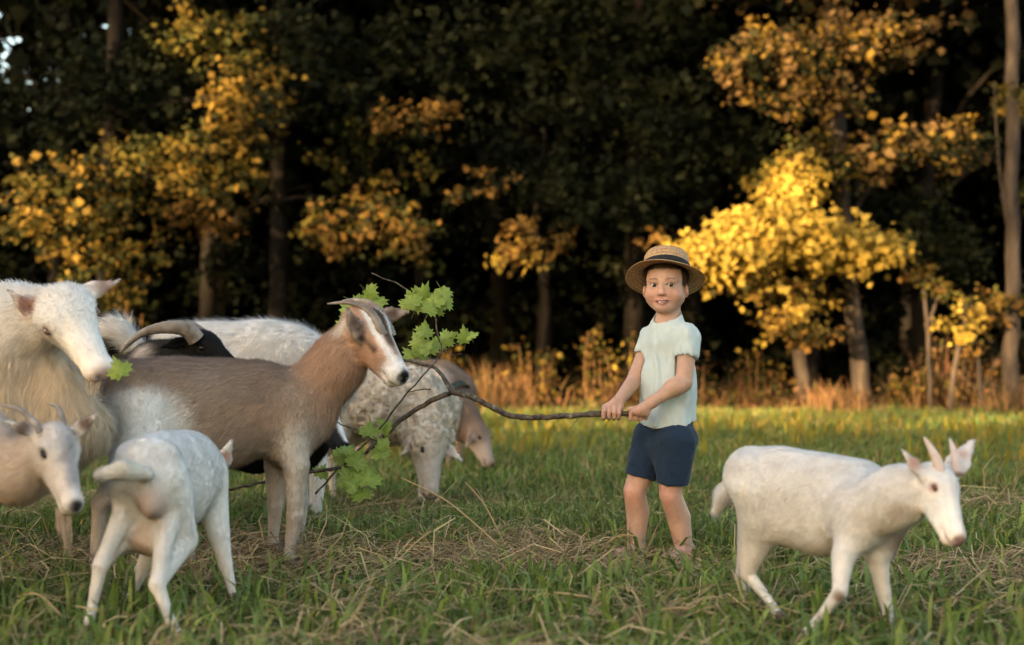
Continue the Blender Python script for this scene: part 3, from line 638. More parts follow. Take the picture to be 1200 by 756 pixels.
def vnormals(V, Q):
    fn = np.cross(V[Q[:, 2]] - V[Q[:, 0]], V[Q[:, 3]] - V[Q[:, 1]]); N = np.zeros_like(V)
    for i in range(4):
        for k in range(3): N[:, k] += np.bincount(Q[:, i], fn[:, k], len(V))
    return N / (np.linalg.norm(N, axis=1)[:, None] + 1e-12)
def paint(V, C, spots):
    for e in spots:
        if len(e) == 5:
            a, b, r, col, soft = e; a = np.asarray(a); ba = np.asarray(b) - a
            t = np.clip(((V - a) @ ba) / (ba @ ba), 0, 1)[:, None]; d = np.linalg.norm(V - a - t * ba, axis=1)
        else:
            c, r, col, soft = e; d = np.linalg.norm(V - np.asarray(c), axis=1)
        d = d * (1 + .12 * vnoise(V, .012, 14)); w = np.clip((r * (1 + soft) - d) / (2 * soft * r + 1e-9), 0, 1)[:, None]
        w = w * w * (3 - 2 * w); C = C * (1 - w) + np.asarray(col) * w
    return C
def fur_mesh(V, Q, C, L, comb, n, length, width, curl=0.0, lift=0.35, jitter=0.25, mask=None):
    """tapered hairs lying along the coat"""
    N = vnormals(V, Q)
    if mask is not None: Q = Q[mask[Q].all(1)]
    f = RNG.integers(0, len(Q), n); w = RNG.random((n, 4)); w /= w.sum(1)[:, None]
    g = lambda a: np.einsum('ij,ijk->ik', w, a[Q[f]])
    p, nr, c, cb = g(V), g(N), g(C), g(comb); ln = np.einsum('ij,ij->i', w, L[Q[f]])
    ok = ln > 0.05; p, nr, c, cb, ln = p[ok], nr[ok], c[ok], cb[ok], ln[ok]; n = len(p)
    nr /= np.linalg.norm(nr, axis=1)[:, None]
    clump = np.stack([vnoise(p, 0.03, q) for q in (1, 2, 3)], 1)
    d = cb / (np.linalg.norm(cb, axis=1)[:, None] + 1e-9) + clump * 0.22 + RNG.normal(size=(n, 3)) * jitter
    d -= nr * np.sum(d * nr, 1)[:, None]; d /= np.linalg.norm(d, axis=1)[:, None] + 1e-9
    ln = (length * ln * (0.6 + 0.8 * RNG.random(n)))[:, None]
    dirn = d + nr * (lift * 1.8 * RNG.random((n, 1)) ** 2); dirn /= np.linalg.norm(dirn, axis=1)[:, None]
    s = np.cross(nr, dirn); s /= np.linalg.norm(s, axis=1)[:, None] + 1e-9; s = s * width / 2
    cu = RNG.normal(size=(n, 3)) * curl * ln
    p0 = p - nr * 0.001; p1 = p + nr * .0016 + dirn * ln * 0.55 + cu; p2 = p + nr * .0012 + dirn * ln * 0.9 + d * ln * 0.12 + A(0, 0, -0.08) * ln - cu * .5
    Vv = np.stack([p0 + s, p0 - s, p1 + s * .7, p1 - s * .7, p2], 1).reshape(-1, 3); b = np.arange(0, len(Vv), 5)
    T = np.concatenate([np.stack([b, b + 2, b + 1], 1), np.stack([b + 1, b + 2, b + 3], 1), np.stack([b + 2, b + 4, b + 3], 1)])
    gn = np.cross(Vv[T[:n, 1]] - Vv[T[:n, 0]], Vv[T[:n, 2]] - Vv[T[:n, 0]])
    if np.mean(np.sum(gn * nr, 1)) < 0: T = T[:, ::-1]
    Nn = np.repeat(nr + clump * .14 + RNG.normal(size=(n, 3)) * 0.24, 5, 0); Nn /= np.linalg.norm(Nn, axis=1)[:, None]
    cc = np.repeat(np.clip(c * (0.90 + 0.30 * RNG.random((n, 1)) + .05 * clump[:, :1]), 0, .93), 5, 0)
    return Vv, T, cc, Nn
def sphere(c, r, seg=16, rings=10):
    V = []; F = []
    for i in range(rings + 1):
        th = math.pi * i / rings
        for j in range(seg): V.append((math.sin(th) * math.cos(2 * math.pi * j / seg), math.sin(th) * math.sin(2 * math.pi * j / seg), math.cos(th)))
    for i in range(rings):
        for j in range(seg): F.append((i * seg + j, (i + 1) * seg + j, (i + 1) * seg + (j + 1) % seg, i * seg + (j + 1) % seg))
    return np.array(V) * r + np.asarray(c), np.array(F)

# ------------------------------------------------------------------ goats
WHITE = (0.80, 0.765, 0.735); CREAM = (0.66, 0.54, 0.40); TAN = (0.43, 0.33, 0.26); PINK = (0.58, 0.36, 0.30); BLACK = (0.007, 0.0065, 0.006); DGREY = (0.05, 0.048, 0.045)
def goat(name, label, origin, fwd, sc, cols, head, legs={}, torso=None, neck=None, tail=None, horns=(), horn_mat=None, ears=None, h=0.008, nfur=45000, flen=0.016,
         spots=(), group='goats in the herd', extra=None, wool=0.0, belly=0.0, beard=None, neck_r=(0.105, 0.072), collar=None, hscale=1.0, ear_w=1.0, fat=1.0, eye_mat=None, lift=0.45, fw=0.0014, face_fur=1.0, spine=(.665, .645), tail_r=(.035, .036, .022)):
    o = np.asarray(origin, float); f = unit([fwd[0], fwd[1], 0]); l = A(-f[1], f[0], 0)
    W = lambda x, y, z: o + sc * (x * f + y * l) + A(0, 0, sc * z)
    body, legc, neckc, headc, facec = cols['body'], cols.get('leg', cols['body']), cols.get('neck', cols['body']), cols.get('head', cols['body']), cols.get('face', cols.get('head', cols['body']))
    rumpc, muzc, earc, bellyc = cols.get('rump', body), cols.get('muzzle', facec), cols.get('ear', headc), cols.get('belly', body)
    s = Sculpt(); back = -f * 0.9 + A(0, 0, -0.5); down = A(0, 0, -1) - f * 0.25
    tp = [(-0.24, .605, .10), (-0.11, .58, .13), (0.05, .55, .152), (0.19, .555, .138), (0.29, .54, .10)] if torso is None else torso
    cl = [rumpc, body, body, body, body]
    pts = [W(a, 0, b) for a, b, r in tp]; rr = [r * sc * fat for a, b, r in tp]
    for i in range(len(pts) - 1): s.cone(pts[i], rr[i], pts[i + 1], rr[i + 1], cl[i], 0.06 * sc, (l, 0.82), comb=back)
    s.cone(W(-.25, 0, spine[0]), .045 * sc, W(0.16, 0, spine[1]), .05 * sc, body, 0.07 * sc, comb=back)              # spine
    s.cone(W(.05, 0, .47 - belly), .105 * sc * fat, W(-.16, 0, .50 - belly), .09 * sc * fat, bellyc, 0.06 * sc, comb=back)
    s.cone(W(.31, 0, .50), .085 * sc, W(.27, 0, .42 - belly), .07 * sc, body, 0.05 * sc, comb=down)                     # brisket
    feet = []
    for sd in (-1, 1):
        nm = 'L' if sd > 0 else 'R'
        fl = legs.get('f' + nm) or [W(.27, sd * .085, .52), W(.235, sd * .09, .36), W(.26, sd * .085, .215), W(.25, sd * .083, .065), W(.272, sd * .083, .012)]
        hl = legs.get('h' + nm) or [W(-.29, sd * .085, .56), W(-.215, sd * .10, .39), W(-.375, sd * .088, .245), W(-.36, sd * .085, .065), W(-.335, sd * .085, .012)]
        fl[0] = W(.25, sd * .05, .55); hl[0] = W(-.225, sd * .052, .575)
        s.chain(fl, [.078 * sc, .044 * sc, .0265 * sc, .0170 * sc, .0200 * sc], [body, legc, legc, legc], 0.045 * sc, fur=0.4, comb=down)
        feet += [(fl[3], fl[4]), (hl[3], hl[4])]
        s.ell(fl[2], (.0265 * sc, .0265 * sc, .032 * sc), np.eye(3), legc, 0.008 * sc, fur=.5, comb=down)
        s.chain(hl, [.090 * sc, .056 * sc, .0265 * sc, .0170 * sc, .0200 * sc], [rumpc, legc, legc, legc], 0.05 * sc, fur=0.4, comb=down)
        s.cone(hl[2], .022 * sc, (hl[0] + hl[1]) / 2 - f * .035 * sc, .046 * sc, legc, 0.02 * sc, fur=.55, comb=down)
    hp, hm, hup = [np.asarray(v, float) for v in head[:3]]
    HL = np.linalg.norm(hm - hp); hf = unit(hm - hp); hu = unit(hup - hf * np.dot(hup, hf)); hr = np.cross(hf, hu)
    H = lambda a, b, c: hp + HL * (a * hf + b * hr + c * hu)
    nk = neck if neck is not None else [W(.24, 0, .60), (W(.26, 0, .60) + hp) / 2 + A(0, 0, -.01 * sc)]
    nr_ = np.linspace(neck_r[0], neck_r[1], len(nk) + 1) * sc
    npts = list(nk) + [H(.12, 0, -.02)]
    s.chain(npts, list(nr_), neckc, limb=False, k=0.085 * sc, sq=(hr if neck is None else unit(np.cross(npts[-1] - npts[0], A(0, 0, 1)) + 1e-6), 0.85), comb=unit(npts[0] - npts[-1]) + A(0, 0, -.4))
    cb = -hf * .8 - A(0, 0, .3); hs = hscale
    for q in (-1, 1):
        s.ell(W(-.235, q * .075, .665), (.035 * sc,) * 3, np.eye(3), rumpc, .05 * sc, comb=back)      # hip bones
    s.ell(H(.20, 0, .02), HL * A(.26, .195 * hs, .215), [hf, hr, hu], headc, 0.03 * sc, fur=.55 * face_fur, comb=cb)
    s.cone(H(.30, 0, .03), HL * .185, H(.86, 0, -.03), HL * .105, facec, 0.03 * sc, (hr, 0.82 * hs), fur=.35 * face_fur, comb=cb)
    s.cone(H(.26, 0, -.14), HL * .13, H(.80, 0, -.13), HL * .075, facec, 0.03 * sc, (hr, 0.85 * hs), fur=.5 * face_fur, comb=cb)
    s.ell(H(.92, 0, -.045), HL * A(.095, .10 * hs, .105), [hf, hr, hu], muzc, 0.02 * sc, fur=.12 * face_fur, comb=cb)
    s.ell(H(.86, 0, -.155), HL * A(.075, .07, .05), [hf, hr, hu], muzc, 0.012 * sc, fur=.2 * face_fur, comb=cb)
    for q in (-1, 1):
        s.ell(H(.30, q * .135, .085), HL * A(.10, .06, .055), [hf, hr, hu], headc, 0.02 * sc, fur=.35 * face_fur, comb=cb)
        s.ell(H(.34, q * .20 * hs, .055), HL * A(.055, .05, .05), [hf, hr, hu], facec, 0.008, neg=True)
        s.ell(H(1.0, q * .052, -.02), HL * A(.028, .016, .02), [hf, hr, hu], muzc, 0.005, neg=True)
        s.cone(H(.98, q * .045, -.112), HL * .010, H(.74, q * .105, -.10), HL * .010, muzc, 0.008, neg=True)
    ET = ears if ears is not None else [(H(-.02, .62, .16), None), (H(-.02, -.62, .16), None)]
    for q, et in zip((1, -1), ET):
        tip, nv = et[:2]; bse = H(.08, q * .165, .07) if len(et) < 3 else np.asarray(et[2], float); ax = unit(np.asarray(tip) - bse); ln = np.linalg.norm(np.asarray(tip) - bse)
        nv = np.asarray(nv, float) if nv is not None else hf * .8 + A(0, 0, -.3); nv = unit(nv - ax * np.dot(nv, ax)); wv = np.cross(ax, nv)
        ew = max(ln * .165, .014) * ear_w; th = max(.30, h * 1.5 / ew)
        s.cone(bse, ew * .7, H(.10, q * .12, .03), ew * .8, earc, 0.02 * sc, fur=.4, comb=ax)
        s.cone(bse - ax * .012, ew * .7, bse + ax * ln * .45, ew * 1.05, earc, 0.02 * sc, (nv, th), fur=.4, comb=ax)
        s.cone(bse + ax * ln * .42, ew * 1.05, bse + ax * (ln - ew * .3), ew * .34, earc, 0.01 * sc, (nv, th), fur=.4, comb=ax)
        s.cone(bse + ax * ln * .22 + nv * ew * .42, ew * .5, bse + ax * ln * .72 + nv * ew * .42, ew * .36, PINK, 0.006, (nv, .55), neg=True)
    tl = tail if tail is not None else [W(-.385, 0, .64), W(-.44, 0, .70), W(-.49, 0, .69)]
    s.chain(tl, [q * sc for q in tail_r], cols.get('tail', rumpc), 0.03 * sc, fur=1.7, comb=unit(tl[-1] - tl[0]), limb=False)
    if extra: extra(s, W, H, sc)
    V, Q = s.mesh(h, 2)
    C, FL, CB = s.weights(V, 0.012 * sc)
    sp = list(spots(W, H, HL)) if callable(spots) else list(spots)
    mk_ = np.asarray(muzc) * .28
    for q in (1, -1):      # nostrils and mouth
        sp += [(H(1.0, q * .055, -.02), HL * .024, mk_, .6), (H(.98, q * .045, -.112), H(.74, q * .112 * hs, -.095), HL * .016, mk_, .6)]
    for q, et in zip((1, -1), ET):      # pinkish inner ear
        tip, nv = et[:2]; bse = H(.08, q * .15, .07) if len(et) < 3 else np.asarray(et[2], float); nv_ = np.asarray(nv, float) if nv is not None else hf * .8
        sp.append((bse + (np.asarray(tip) - bse) * .5 + unit(nv_) * .022 * sc, .03 * sc, cols.get('inner', PINK), .5))
    C = paint(V, C, sp)
    if wool:
        N = vnormals(V, Q); m = np.clip(FL - .45, 0, .5)[:, None] * 2
        V = V + N * m * wool * (vnoise(V, .035, 5)[:, None] * .6 + vnoise(V, .018, 6)[:, None] * .5)
    C = C * (1 + 0.05 * vnoise(V, 0.05 * sc, 7)[:, None] + 0.03 * vnoise(V, 0.015, 8)[:, None])
    N_ = vnormals(V, Q); fl_ = np.clip(FL - .3, 0, .5)[:, None] * 2
    V = V + N_ * fl_ * (.0007 * vnoise(V, .03, 41) + .0002 * vnoise(V * A(1, 1, .5), .014, 42))[:, None]
    base = A(o[0], o[1], 0)
    root = empty(name, base, label, 'goat' if 'sheep' not in name else 'sheep', group)
    child('body', V, Q, M_WOOL if wool else M_COAT, root, cols=np.clip(C, 0, 1))
    if nfur:
        fv, ft, fc, fn = fur_mesh(V, Q, C, FL, CB, nfur, flen, fw if not wool else .003, curl=.35 if wool else .03, lift=lift if not wool else .8, jitter=.25 if not wool else .9)
        tag(child('fur', fv, ft, M_FUR, root, cols=np.clip(fc, 0, 1), normals=fn), kind='stuff')
    for q in (-1, 1):
        ec_ = H(.34, q * .164 * hs, .060); ev, ef = sphere(ec_, HL * .048); ev = ev - .3 * ((ev - ec_) @ hu)[:, None] * hu + .1 * ((ev - ec_) @ hf)[:, None] * hf; child('eye', ev, ef, eye_mat or M_EYE, root)
    for (a, b) in feet:
        d = unit(A(f[0], f[1], 0) * .6 + A(0, 0, -1) * .4); c0 = b + A(0, 0, .012 * sc)
        hv, hq, ht = tube([c0 + A(0, 0, .016 * sc), c0, b - A(0, 0, .008 * sc) + f * .01 * sc, b - A(0, 0, .014 * sc) + f * .012 * sc], [.019 * sc, .0235 * sc, .026 * sc, .02 * sc], 10); child('hoof', hv, [hq, ht], M_HOOF, root)
    for hz in horns:
        pts = spline(hz['p'], 34); r0 = hz['r']; t = np.linspace(0, 1, 34)
        rad = r0 * (1 - t ** 1.4 * .88) * (1 + hz.get('ridge', .07) * np.sin(t * hz.get('n', 70)))
        hv, hq, ht = tube(pts, rad, 14); child('horn', hv, [hq, ht], horn_mat or M_HORN, root)
    if beard is not None:
        acc = Acc(); n = 28; b0 = H(.80, 0, -.19)
        for i in range(n):
            a = b0 + RNG.normal(size=3) * .008 * sc * A(1, 1, .4); tb = RNG.uniform(.45, 1.0); e = b0 + (a - b0) * .5 + np.asarray(beard['v']) * tb + RNG.normal(size=3) * .006 * (1.3 - tb)
            acc.tube(spline([a, (a + e) / 2 + RNG.normal(size=3) * .006, e], 5), [.0014, .0016, .0014, .001, .0004], 4, np.asarray(beard['c']) * RNG.uniform(.8, 1.15))
        acc.build('beard', M_FUR, root)
    if collar:
        for (c, nrm, r, wd, m, sq) in collar:
            nrm = unit(nrm); u = unit(np.cross(nrm, A(0, 1, 0.01))); v = np.cross(nrm, u); a = np.linspace(0, 2 * np.pi, 28, endpoint=False)
            ring = np.asarray(c) + r * (np.cos(a)[:, None] * u + sq * np.sin(a)[:, None] * v)
            out = (np.cos(a)[:, None] * u + np.sin(a)[:, None] * v) * .004
            Vc = np.concatenate([ring - nrm * wd / 2, ring + nrm * wd / 2, ring + nrm * wd / 2 + out, ring - nrm * wd / 2 + out]); nn = 28
            Fc = [(k * nn + j, k * nn + (j + 1) % nn, ((k + 1) % 4) * nn + (j + 1) % nn, ((k + 1) % 4) * nn + j) for k in range(4) for j in range(nn)]
            child('collar', Vc, np.array(Fc), m, root)
    return root, H, W

# the tan goat in the middle
hp, hm = P(416, 372, 5.0), P(474, 442, 4.80)
def tan_spots(W, H, HL):
    L = []
    for q in (-1, 1):
        L += [(H(.12, q * .10, .25), H(.45, q * .115, .17), HL * .05, WHITE, .45), (H(.45, q * .115, .17), H(.88, q * .07, .08), HL * .055, WHITE, .45), (H(.38, q * .21, .03), H(.60, q * .15, .02), HL * .035, (.07, .05, .045), .6),
              (H(.34, q * .19, .06), HL * .075, (.10, .07, .055), .5), (H(.14, q * .24, -.02), H(.16, q * .2, -.30), HL * .06, (.66, .57, .48), .5), (H(.8, q * .12, -.12), HL * .07, (.62, .5, .42), .6)]
    L += [(H(.25, 0, .25), H(.62, 0, .17), HL * .06, (.11, .075, .055), .6), (H(.92, 0, -.02), HL * .17, WHITE, .35), (H(1.0, 0, .0), HL * .075, BLACK, .35),
          (P(185, 498, 4.62), .125, (.9, .86, .82), .35), (P(148, 500, 4.64), .13, (.9, .86, .82), .35), (W(-.30, .1, .46), .10, WHITE, .5), (W(.27, -.13, .42), .09, (.60, .53, .46), .8), (W(.16, -.16, .60), .12, (.31, .225, .17), .9), (W(.08, -.18, .50), .1, (.40, .29, .22), .9),
          (W(-.05, 0, .76), W(.2, 0, .74), .10, (.29, .205, .155), .9), (W(-.22, 0, .74), .1, (.30, .20, .15), .9)]
    return L
goat('goat', 'tan goat with white striped face and swept back horns beside the branch leaves', (-1.03, 4.84, 0), A(.95, .30, 0), 1.0,
     dict(body=TAN, leg=(.58, .50, .43), neck=(.45, .29, .20), head=(.44, .27, .18), face=(.46, .28, .19), rump=(.40, .28, .20), muzzle=WHITE, ear=(.50, .40, .33), inner=(.20, .13, .11), belly=(.5, .4, .32), tail=WHITE),
     (hp, hm, A(.62, -.55, .6)), hscale=1.12, neck=[P(362, 468, 4.95), P(395, 427, 4.97)], neck_r=(.108, .060), fat=1.03,
     legs=dict(fR=[0, P(347, 545, 4.84), P(346, 602, 4.85), P(339, 645, 4.87), P(341, 663, 4.87)], fL=[0, P(325, 545, 5.01), P(323, 590, 5.03), P(320, 632, 5.05), P(323, 645, 5.05)],
               hR=[0, P(172, 545, 4.66), P(118, 590, 4.66), P(112, 655, 4.67), P(108, 682, 4.67)], hL=[0, P(200, 540, 4.84), P(222, 600, 4.88), P(222, 650, 4.85), P(226, 670, 4.85)]),
     tail=[P(150, 470, 4.72), P(136, 492, 4.71), P(132, 520, 4.71)], tail_r=(.03, .032, .02),
     horns=[dict(p=[P(450, 400, 4.90), P(446, 388, 4.88), P(434, 366, 4.90), P(412, 355, 4.94), P(384, 356, 5.0)], r=.021), dict(p=[P(458, 394, 4.96), P(454, 382, 4.96), P(440, 360, 4.99), P(420, 352, 5.03), P(402, 352, 5.10)], r=.020)],
     ears=[(P(407, 361, 4.83), A(.55, -.8, -.1), P(420, 394, 4.87)), (P(480, 365, 5.02), A(.3, -.9, 0))], ear_w=1.25, h=.0062, nfur=110000, flen=.024, fw=.0021, lift=.3, spots=tan_spots)

# white kid walking at the right
w0 = A(.80, 3.80, 0)
hp, hm = P(1090, 556, 3.52), P(1127, 634, 3.36)
goat('goat_kid', 'white kid with short upright horns walking right, in front of the boy', w0, A(.90, -.43, 0), .665,
     dict(body=WHITE, leg=(.78, .73, .68), head=WHITE, face=WHITE, muzzle=(.70, .60, .55), ear=(.74, .68, .64)),
     (hp, hm, A(.6, -.35, .75)), neck=[P(1010, 600, 3.65), P(1052, 582, 3.57)], neck_r=(.125, .075), fat=1.12, belly=.045, ear_w=1.12, spine=(.665, .60),
     torso=[(-0.25, .615, .10), (-0.12, .58, .13), (0.05, .535, .15), (0.19, .53, .135), (0.28, .51, .10)],
     legs=dict(fR=[0, P(988, 652, 3.62), P(984, 694, 3.58), P(962, 722, 3.60), P(942, 746, 3.62)], fL=[0, P(1028, 652, 3.70), P(1035, 692, 3.70), P(1044, 735, 3.70), P(1048, 757, 3.69)],
               hR=[0, P(893, 632, 3.86), P(876, 672, 3.90), P(900, 702, 3.86), P(914, 724, 3.83)], hL=[0, P(884, 640, 4.0), P(870, 675, 4.06), P(874, 705, 4.06), P(874, 722, 4.04)]),
     tail=[P(864, 556, 3.97), P(850, 578, 3.98), P(840, 597, 3.99)], tail_r=(.032, .034, .020), horn_mat=M_HORNP,
     horns=[dict(p=[P(1103, 558, 3.47), P(1096, 535, 3.48), P(1083, 512, 3.51)], r=.0165, ridge=.02), dict(p=[P(1122, 556, 3.50), P(1119, 533, 3.53), P(1113, 514, 3.57)], r=.0150, ridge=.02)],
     ears=[(P(1057, 527, 3.46), A(.35, -.9, .2), P(1083, 559, 3.47)), (P(1141, 515, 3.60), A(.5, .8, .1))], h=.0052, nfur=80000, flen=.013, lift=.10, fw=.0017,
     spots=lambda W, H, HL: [(H(1.0, 0, -.02), HL * .075, (.20, .11, .10), .5), (W(.36, 0, .40), .06, (.45, .36, .28), .7), (P(1055, 598, 3.5), P(1035, 620, 3.5), .022, (.56, .49, .42), .9), (P(1010, 640, 3.52), .03, (.42, .33, .26), .8), (H(.34, .2, .05), HL * .06, (.5, .25, .2), .5), (H(.34, -.2, .05), HL * .06, (.5, .25, .2), .5),
                            (P(983, 700, 3.56), .016, (.35, .26, .2), .6), (P(965, 722, 3.6), .016, (.35, .26, .2), .6), (P(1043, 735, 3.68), .016, (.35, .26, .2), .6)], eye_mat=plain('kid_eye', (.10, .04, .025), .15))

# white kid seen from behind at the left
w0 = A(-.94, 3.93, 0)
hp, hm = P(238, 552, 4.34), P(262, 600, 4.50)
goat('goat_kid', 'white kid seen from behind with raised tail, in front of the tan goat', w0, A(.14, .99, 0), .72,
     dict(body=WHITE, leg=(.78, .73, .68), rump=WHITE, tail=(.80, .74, .66)),
     (hp, hm, A(.5, .5, .7)), neck=[P(228, 575, 4.18), P(236, 560, 4.28)], fat=1.08,
     legs=dict(hL=[0, P(150, 618, 3.86), P(118, 662, 3.72), P(106, 722, 3.72), P(100, 742, 3.70)], hR=[0, P(214, 632, 3.86), P(184, 685, 3.68), P(200, 728, 3.67), P(214, 752, 3.64)],
               fR=[0, P(256, 625, 4.08), P(264, 660, 4.08), P(272, 690, 4.08), P(276, 702, 4.08)], fL=[0, P(182, 635, 4.13), P(166, 668, 4.14), P(153, 700, 4.14), P(148, 712, 4.14)]),
     tail=[P(172, 556, 3.66), P(146, 550, 3.62), P(124, 556, 3.60)], tail_r=(.024, .030, .026),
     ears=[(P(272, 515, 4.26), A(.2, -.9, 0)), (P(205, 560, 4.4), A(0, -.9, 0))], h=.0058, nfur=80000, flen=.013, lift=.06, fw=.0017,
     extra=lambda s, W, H, sc: (s.ell(P(178, 588, 3.72), (.03, .04, .045), np.eye(3), (.62, .47, .40), .03, fur=.3), s.ell(P(184, 628, 3.84), (.075, .09, .055), np.eye(3), (.60, .47, .38), .04, fur=.5)),
     spots=lambda W, H, HL: [(P(174, 575, 3.64), .025, (.42, .30, .24), .6), (P(185, 612, 3.70), .03, (.40, .30, .26), .6), (P(150, 595, 3.64), .04, (.66, .56, .46), .7), (P(105, 738, 3.7), .02, (.5, .36, .25), .6)])

# big white billy at the left edge
hp, hm = P(66, 352, 4.36), P(121, 438, 4.24)
goat('billy_goat', 'big white goat chewing a maple leaf at the left edge', (-2.2, 4.78, 0), A(.93, -.36, 0), 1.28,
     dict(body=(.72, .67, .61), neck=(.74, .69, .63), head=(.76, .72, .67), face=(.77, .73, .69), muzzle=(.74, .64, .58), ear=(.72, .62, .54), inner=(.30, .16, .12)),
     (hp, hm, A(.30, -.85, .45)), neck=[P(-60, 420, 4.72), P(10, 395, 4.58)], neck_r=(.17, .062), hscale=1.5, fat=1.1, ear_w=1.15, face_fur=.55,
     ears=[(P(10, 340, 4.33), A(.45, -.85, -.1), P(46, 372, 4.36)), (P(140, 329, 4.42), A(.3, .9, 0))], h=.008, nfur=110000, flen=.030, lift=.5, fw=.0016,
     beard=dict(v=A(.0, -.02, -.09), c=(.70, .58, .44)),
     extra=lambda s, W, H, sc: (s.cone(P(60, 430, 4.50), .06, P(92, 500, 4.48), .10, CREAM, .06, fur=1.6), s.cone(P(10, 440, 4.55), .14, P(50, 520, 4.58), .14, (.70, .58, .44), .06, fur=1.5)),
     spots=lambda W, H, HL: [(P(100, 480, 4.3), .08, (.58, .38, .18), .8), (P(30, 440, 4.32), .05, (.66, .52, .38), .8), (H(1.02, 0, -.03), HL * .10, (.42, .28, .22), .7), (H(.34, .24, .05), HL * .06, (.36, .18, .15), .6), (H(.34, -.24, .05), HL * .06, (.36, .18, .15), .6), (H(.4, .22, .03), H(.47, .19, -.01), HL * .018, (.3, .15, .12), .6),
                            (H(.98, .05, -.11), H(.74, .11, -.1), HL * .014, (.22, .12, .10), .5), (H(.98, -.05, -.11), H(.74, -.11, -.1), HL * .014, (.22, .12, .10), .5)], eye_mat=plain('billy_eye', (.12, .07, .05), .2))

# grey faced horned goat in the lower left corner
hp, hm = P(58, 512, 3.66), P(90, 594, 3.50)
goat('goat', 'grey faced goat with thin curved horns and a ginger beard, lower left corner', (-1.66, 3.84, 0), A(.99, -.10, 0), .86,
     dict(body=DGREY, leg=DGREY, neck=(.54, .43, .35), head=(.58, .53, .49), face=(.60, .53, .48), muzzle=(.70, .64, .59), ear=(.66, .60, .55), inner=(.16, .11, .09), belly=BLACK),
     (hp, hm, A(.6, -.55, .55)), neck=[A(-1.42, 3.80, .50), P(22, 552, 3.72)], neck_r=(.10, .066), hscale=1.0,
     ears=[(P(4, 492, 3.58), A(.5, -.85, 0)), (P(115, 484, 3.62), A(.2, -.9, .2))], h=.0065, nfur=60000, flen=.017,
     horns=[dict(p=[P(52, 518, 3.60), P(42, 498, 3.62), P(22, 480, 3.68), P(-8, 475, 3.78)], r=.014), dict(p=[P(74, 514, 3.62), P(74, 496, 3.66), P(68, 478, 3.72), P(56, 474, 3.8)], r=.0115)],
     beard=dict(v=A(.012, -.01, -.135), c=(.66, .50, .38)),
     spots=lambda W, H, HL: [(H(.30, -.02, .22), H(.75, 0, .13), HL * .07, (.34, .31, .30), .8), (H(.5, .08, .18), HL * .06, (.30, .27, .26), .7), (H(1.0, 0, 0), HL * .07, (.03, .025, .025), .4), (H(.34, -.2, .05), HL * .06, (.12, .1, .09), .5), (H(.34, .2, .05), HL * .06, (.12, .1, .09), .5), (P(25, 485, 3.7), .06, DGREY, .6)])

# black faced goat with the long horns behind
hp, hm = P(226, 401, 5.48), P(284, 434, 5.34)
goat('goat', 'grey brown goat with a black face and one long curved horn behind the tan goat', (-1.74, 5.62, 0), A(1, -.02, 0), 1.0,
     dict(body=(.27, .20, .155), leg=(.2, .15, .12), neck=(.03, .025, .02), head=BLACK, face=BLACK, ear=BLACK, inner=BLACK, rump=(.3, .22, .17)),
     (hp, hm, A(.35, -.25, .9)), neck=[A(-1.50, 5.58, .60), P(180, 432, 5.54)], neck_r=(.12, .058),
     ears=[(P(186, 408, 5.36), A(.3, -.9, -.3)), (P(215, 396, 5.66), A(.3, -.9, 0))],
     horns=[dict(p=[P(230, 398, 5.40), P(218, 386, 5.38), P(192, 384, 5.36), P(164, 392, 5.36), P(141, 413, 5.38)], r=.034, ridge=.05, n=90), dict(p=[P(238, 396, 5.50), P(224, 384, 5.56), P(200, 382, 5.64), P(172, 388, 5.72)], r=.030, ridge=.05, n=90)],
     h=.008, nfur=40000, flen=.024, spots=lambda W, H, HL: [(P(162, 412, 5.45), .045, (.55, .45, .38), .8)])

# white woolly backed goat behind the herd
goat('goat', 'white shaggy goat whose back shows behind the tan goat', (-1.17, 6.25, 0), A(.97, .22, 0), 1.22,
     dict(body=(.76, .72, .68), head=WHITE), (P(352, 452, 6.3), P(370, 520, 6.2), A(.6, 0, .7)), neck=[P(310, 425, 6.3), P(335, 435, 6.3)], neck_r=(.13, .09), h=.01, nfur=45000, flen=.035, lift=.7, fw=.002,
     extra=lambda s, W, H, sc: s.cone(P(300, 412, 6.2), .075, P(350, 418, 6.2), .06, (.74, .69, .64), .05, fur=1.6))

# black and white goat behind the tan goat's belly
hp, hm = P(372, 478, 5.42), P(408, 528, 5.28)
goat('goat', 'black goat with a white blaze peering out under the tan goat chest', (-1.02, 5.46, 0), A(1, .0, 0), .80,
     dict(body=BLACK, leg=(.5, .46, .42), head=BLACK, face=(.03, .03, .03), muzzle=BLACK, belly=BLACK), (hp, hm, A(.6, -.3, .7)), neck=[A(-.86, 5.45, .48), P(362, 480, 5.44)], neck_r=(.11, .07), h=.008, nfur=25000, flen=.018,
     ears=[(P(350, 470, 5.36), A(.3, -.9, 0)), (P(380, 462, 5.5), A(.3, -.9, 0))],
     spots=lambda W, H, HL: [(H(.15, 0, .2), H(.85, 0, .12), HL * .07, WHITE, .3), (H(.7, -.13, -.05), H(.9, -.1, -.05), HL * .03, WHITE, .4)])

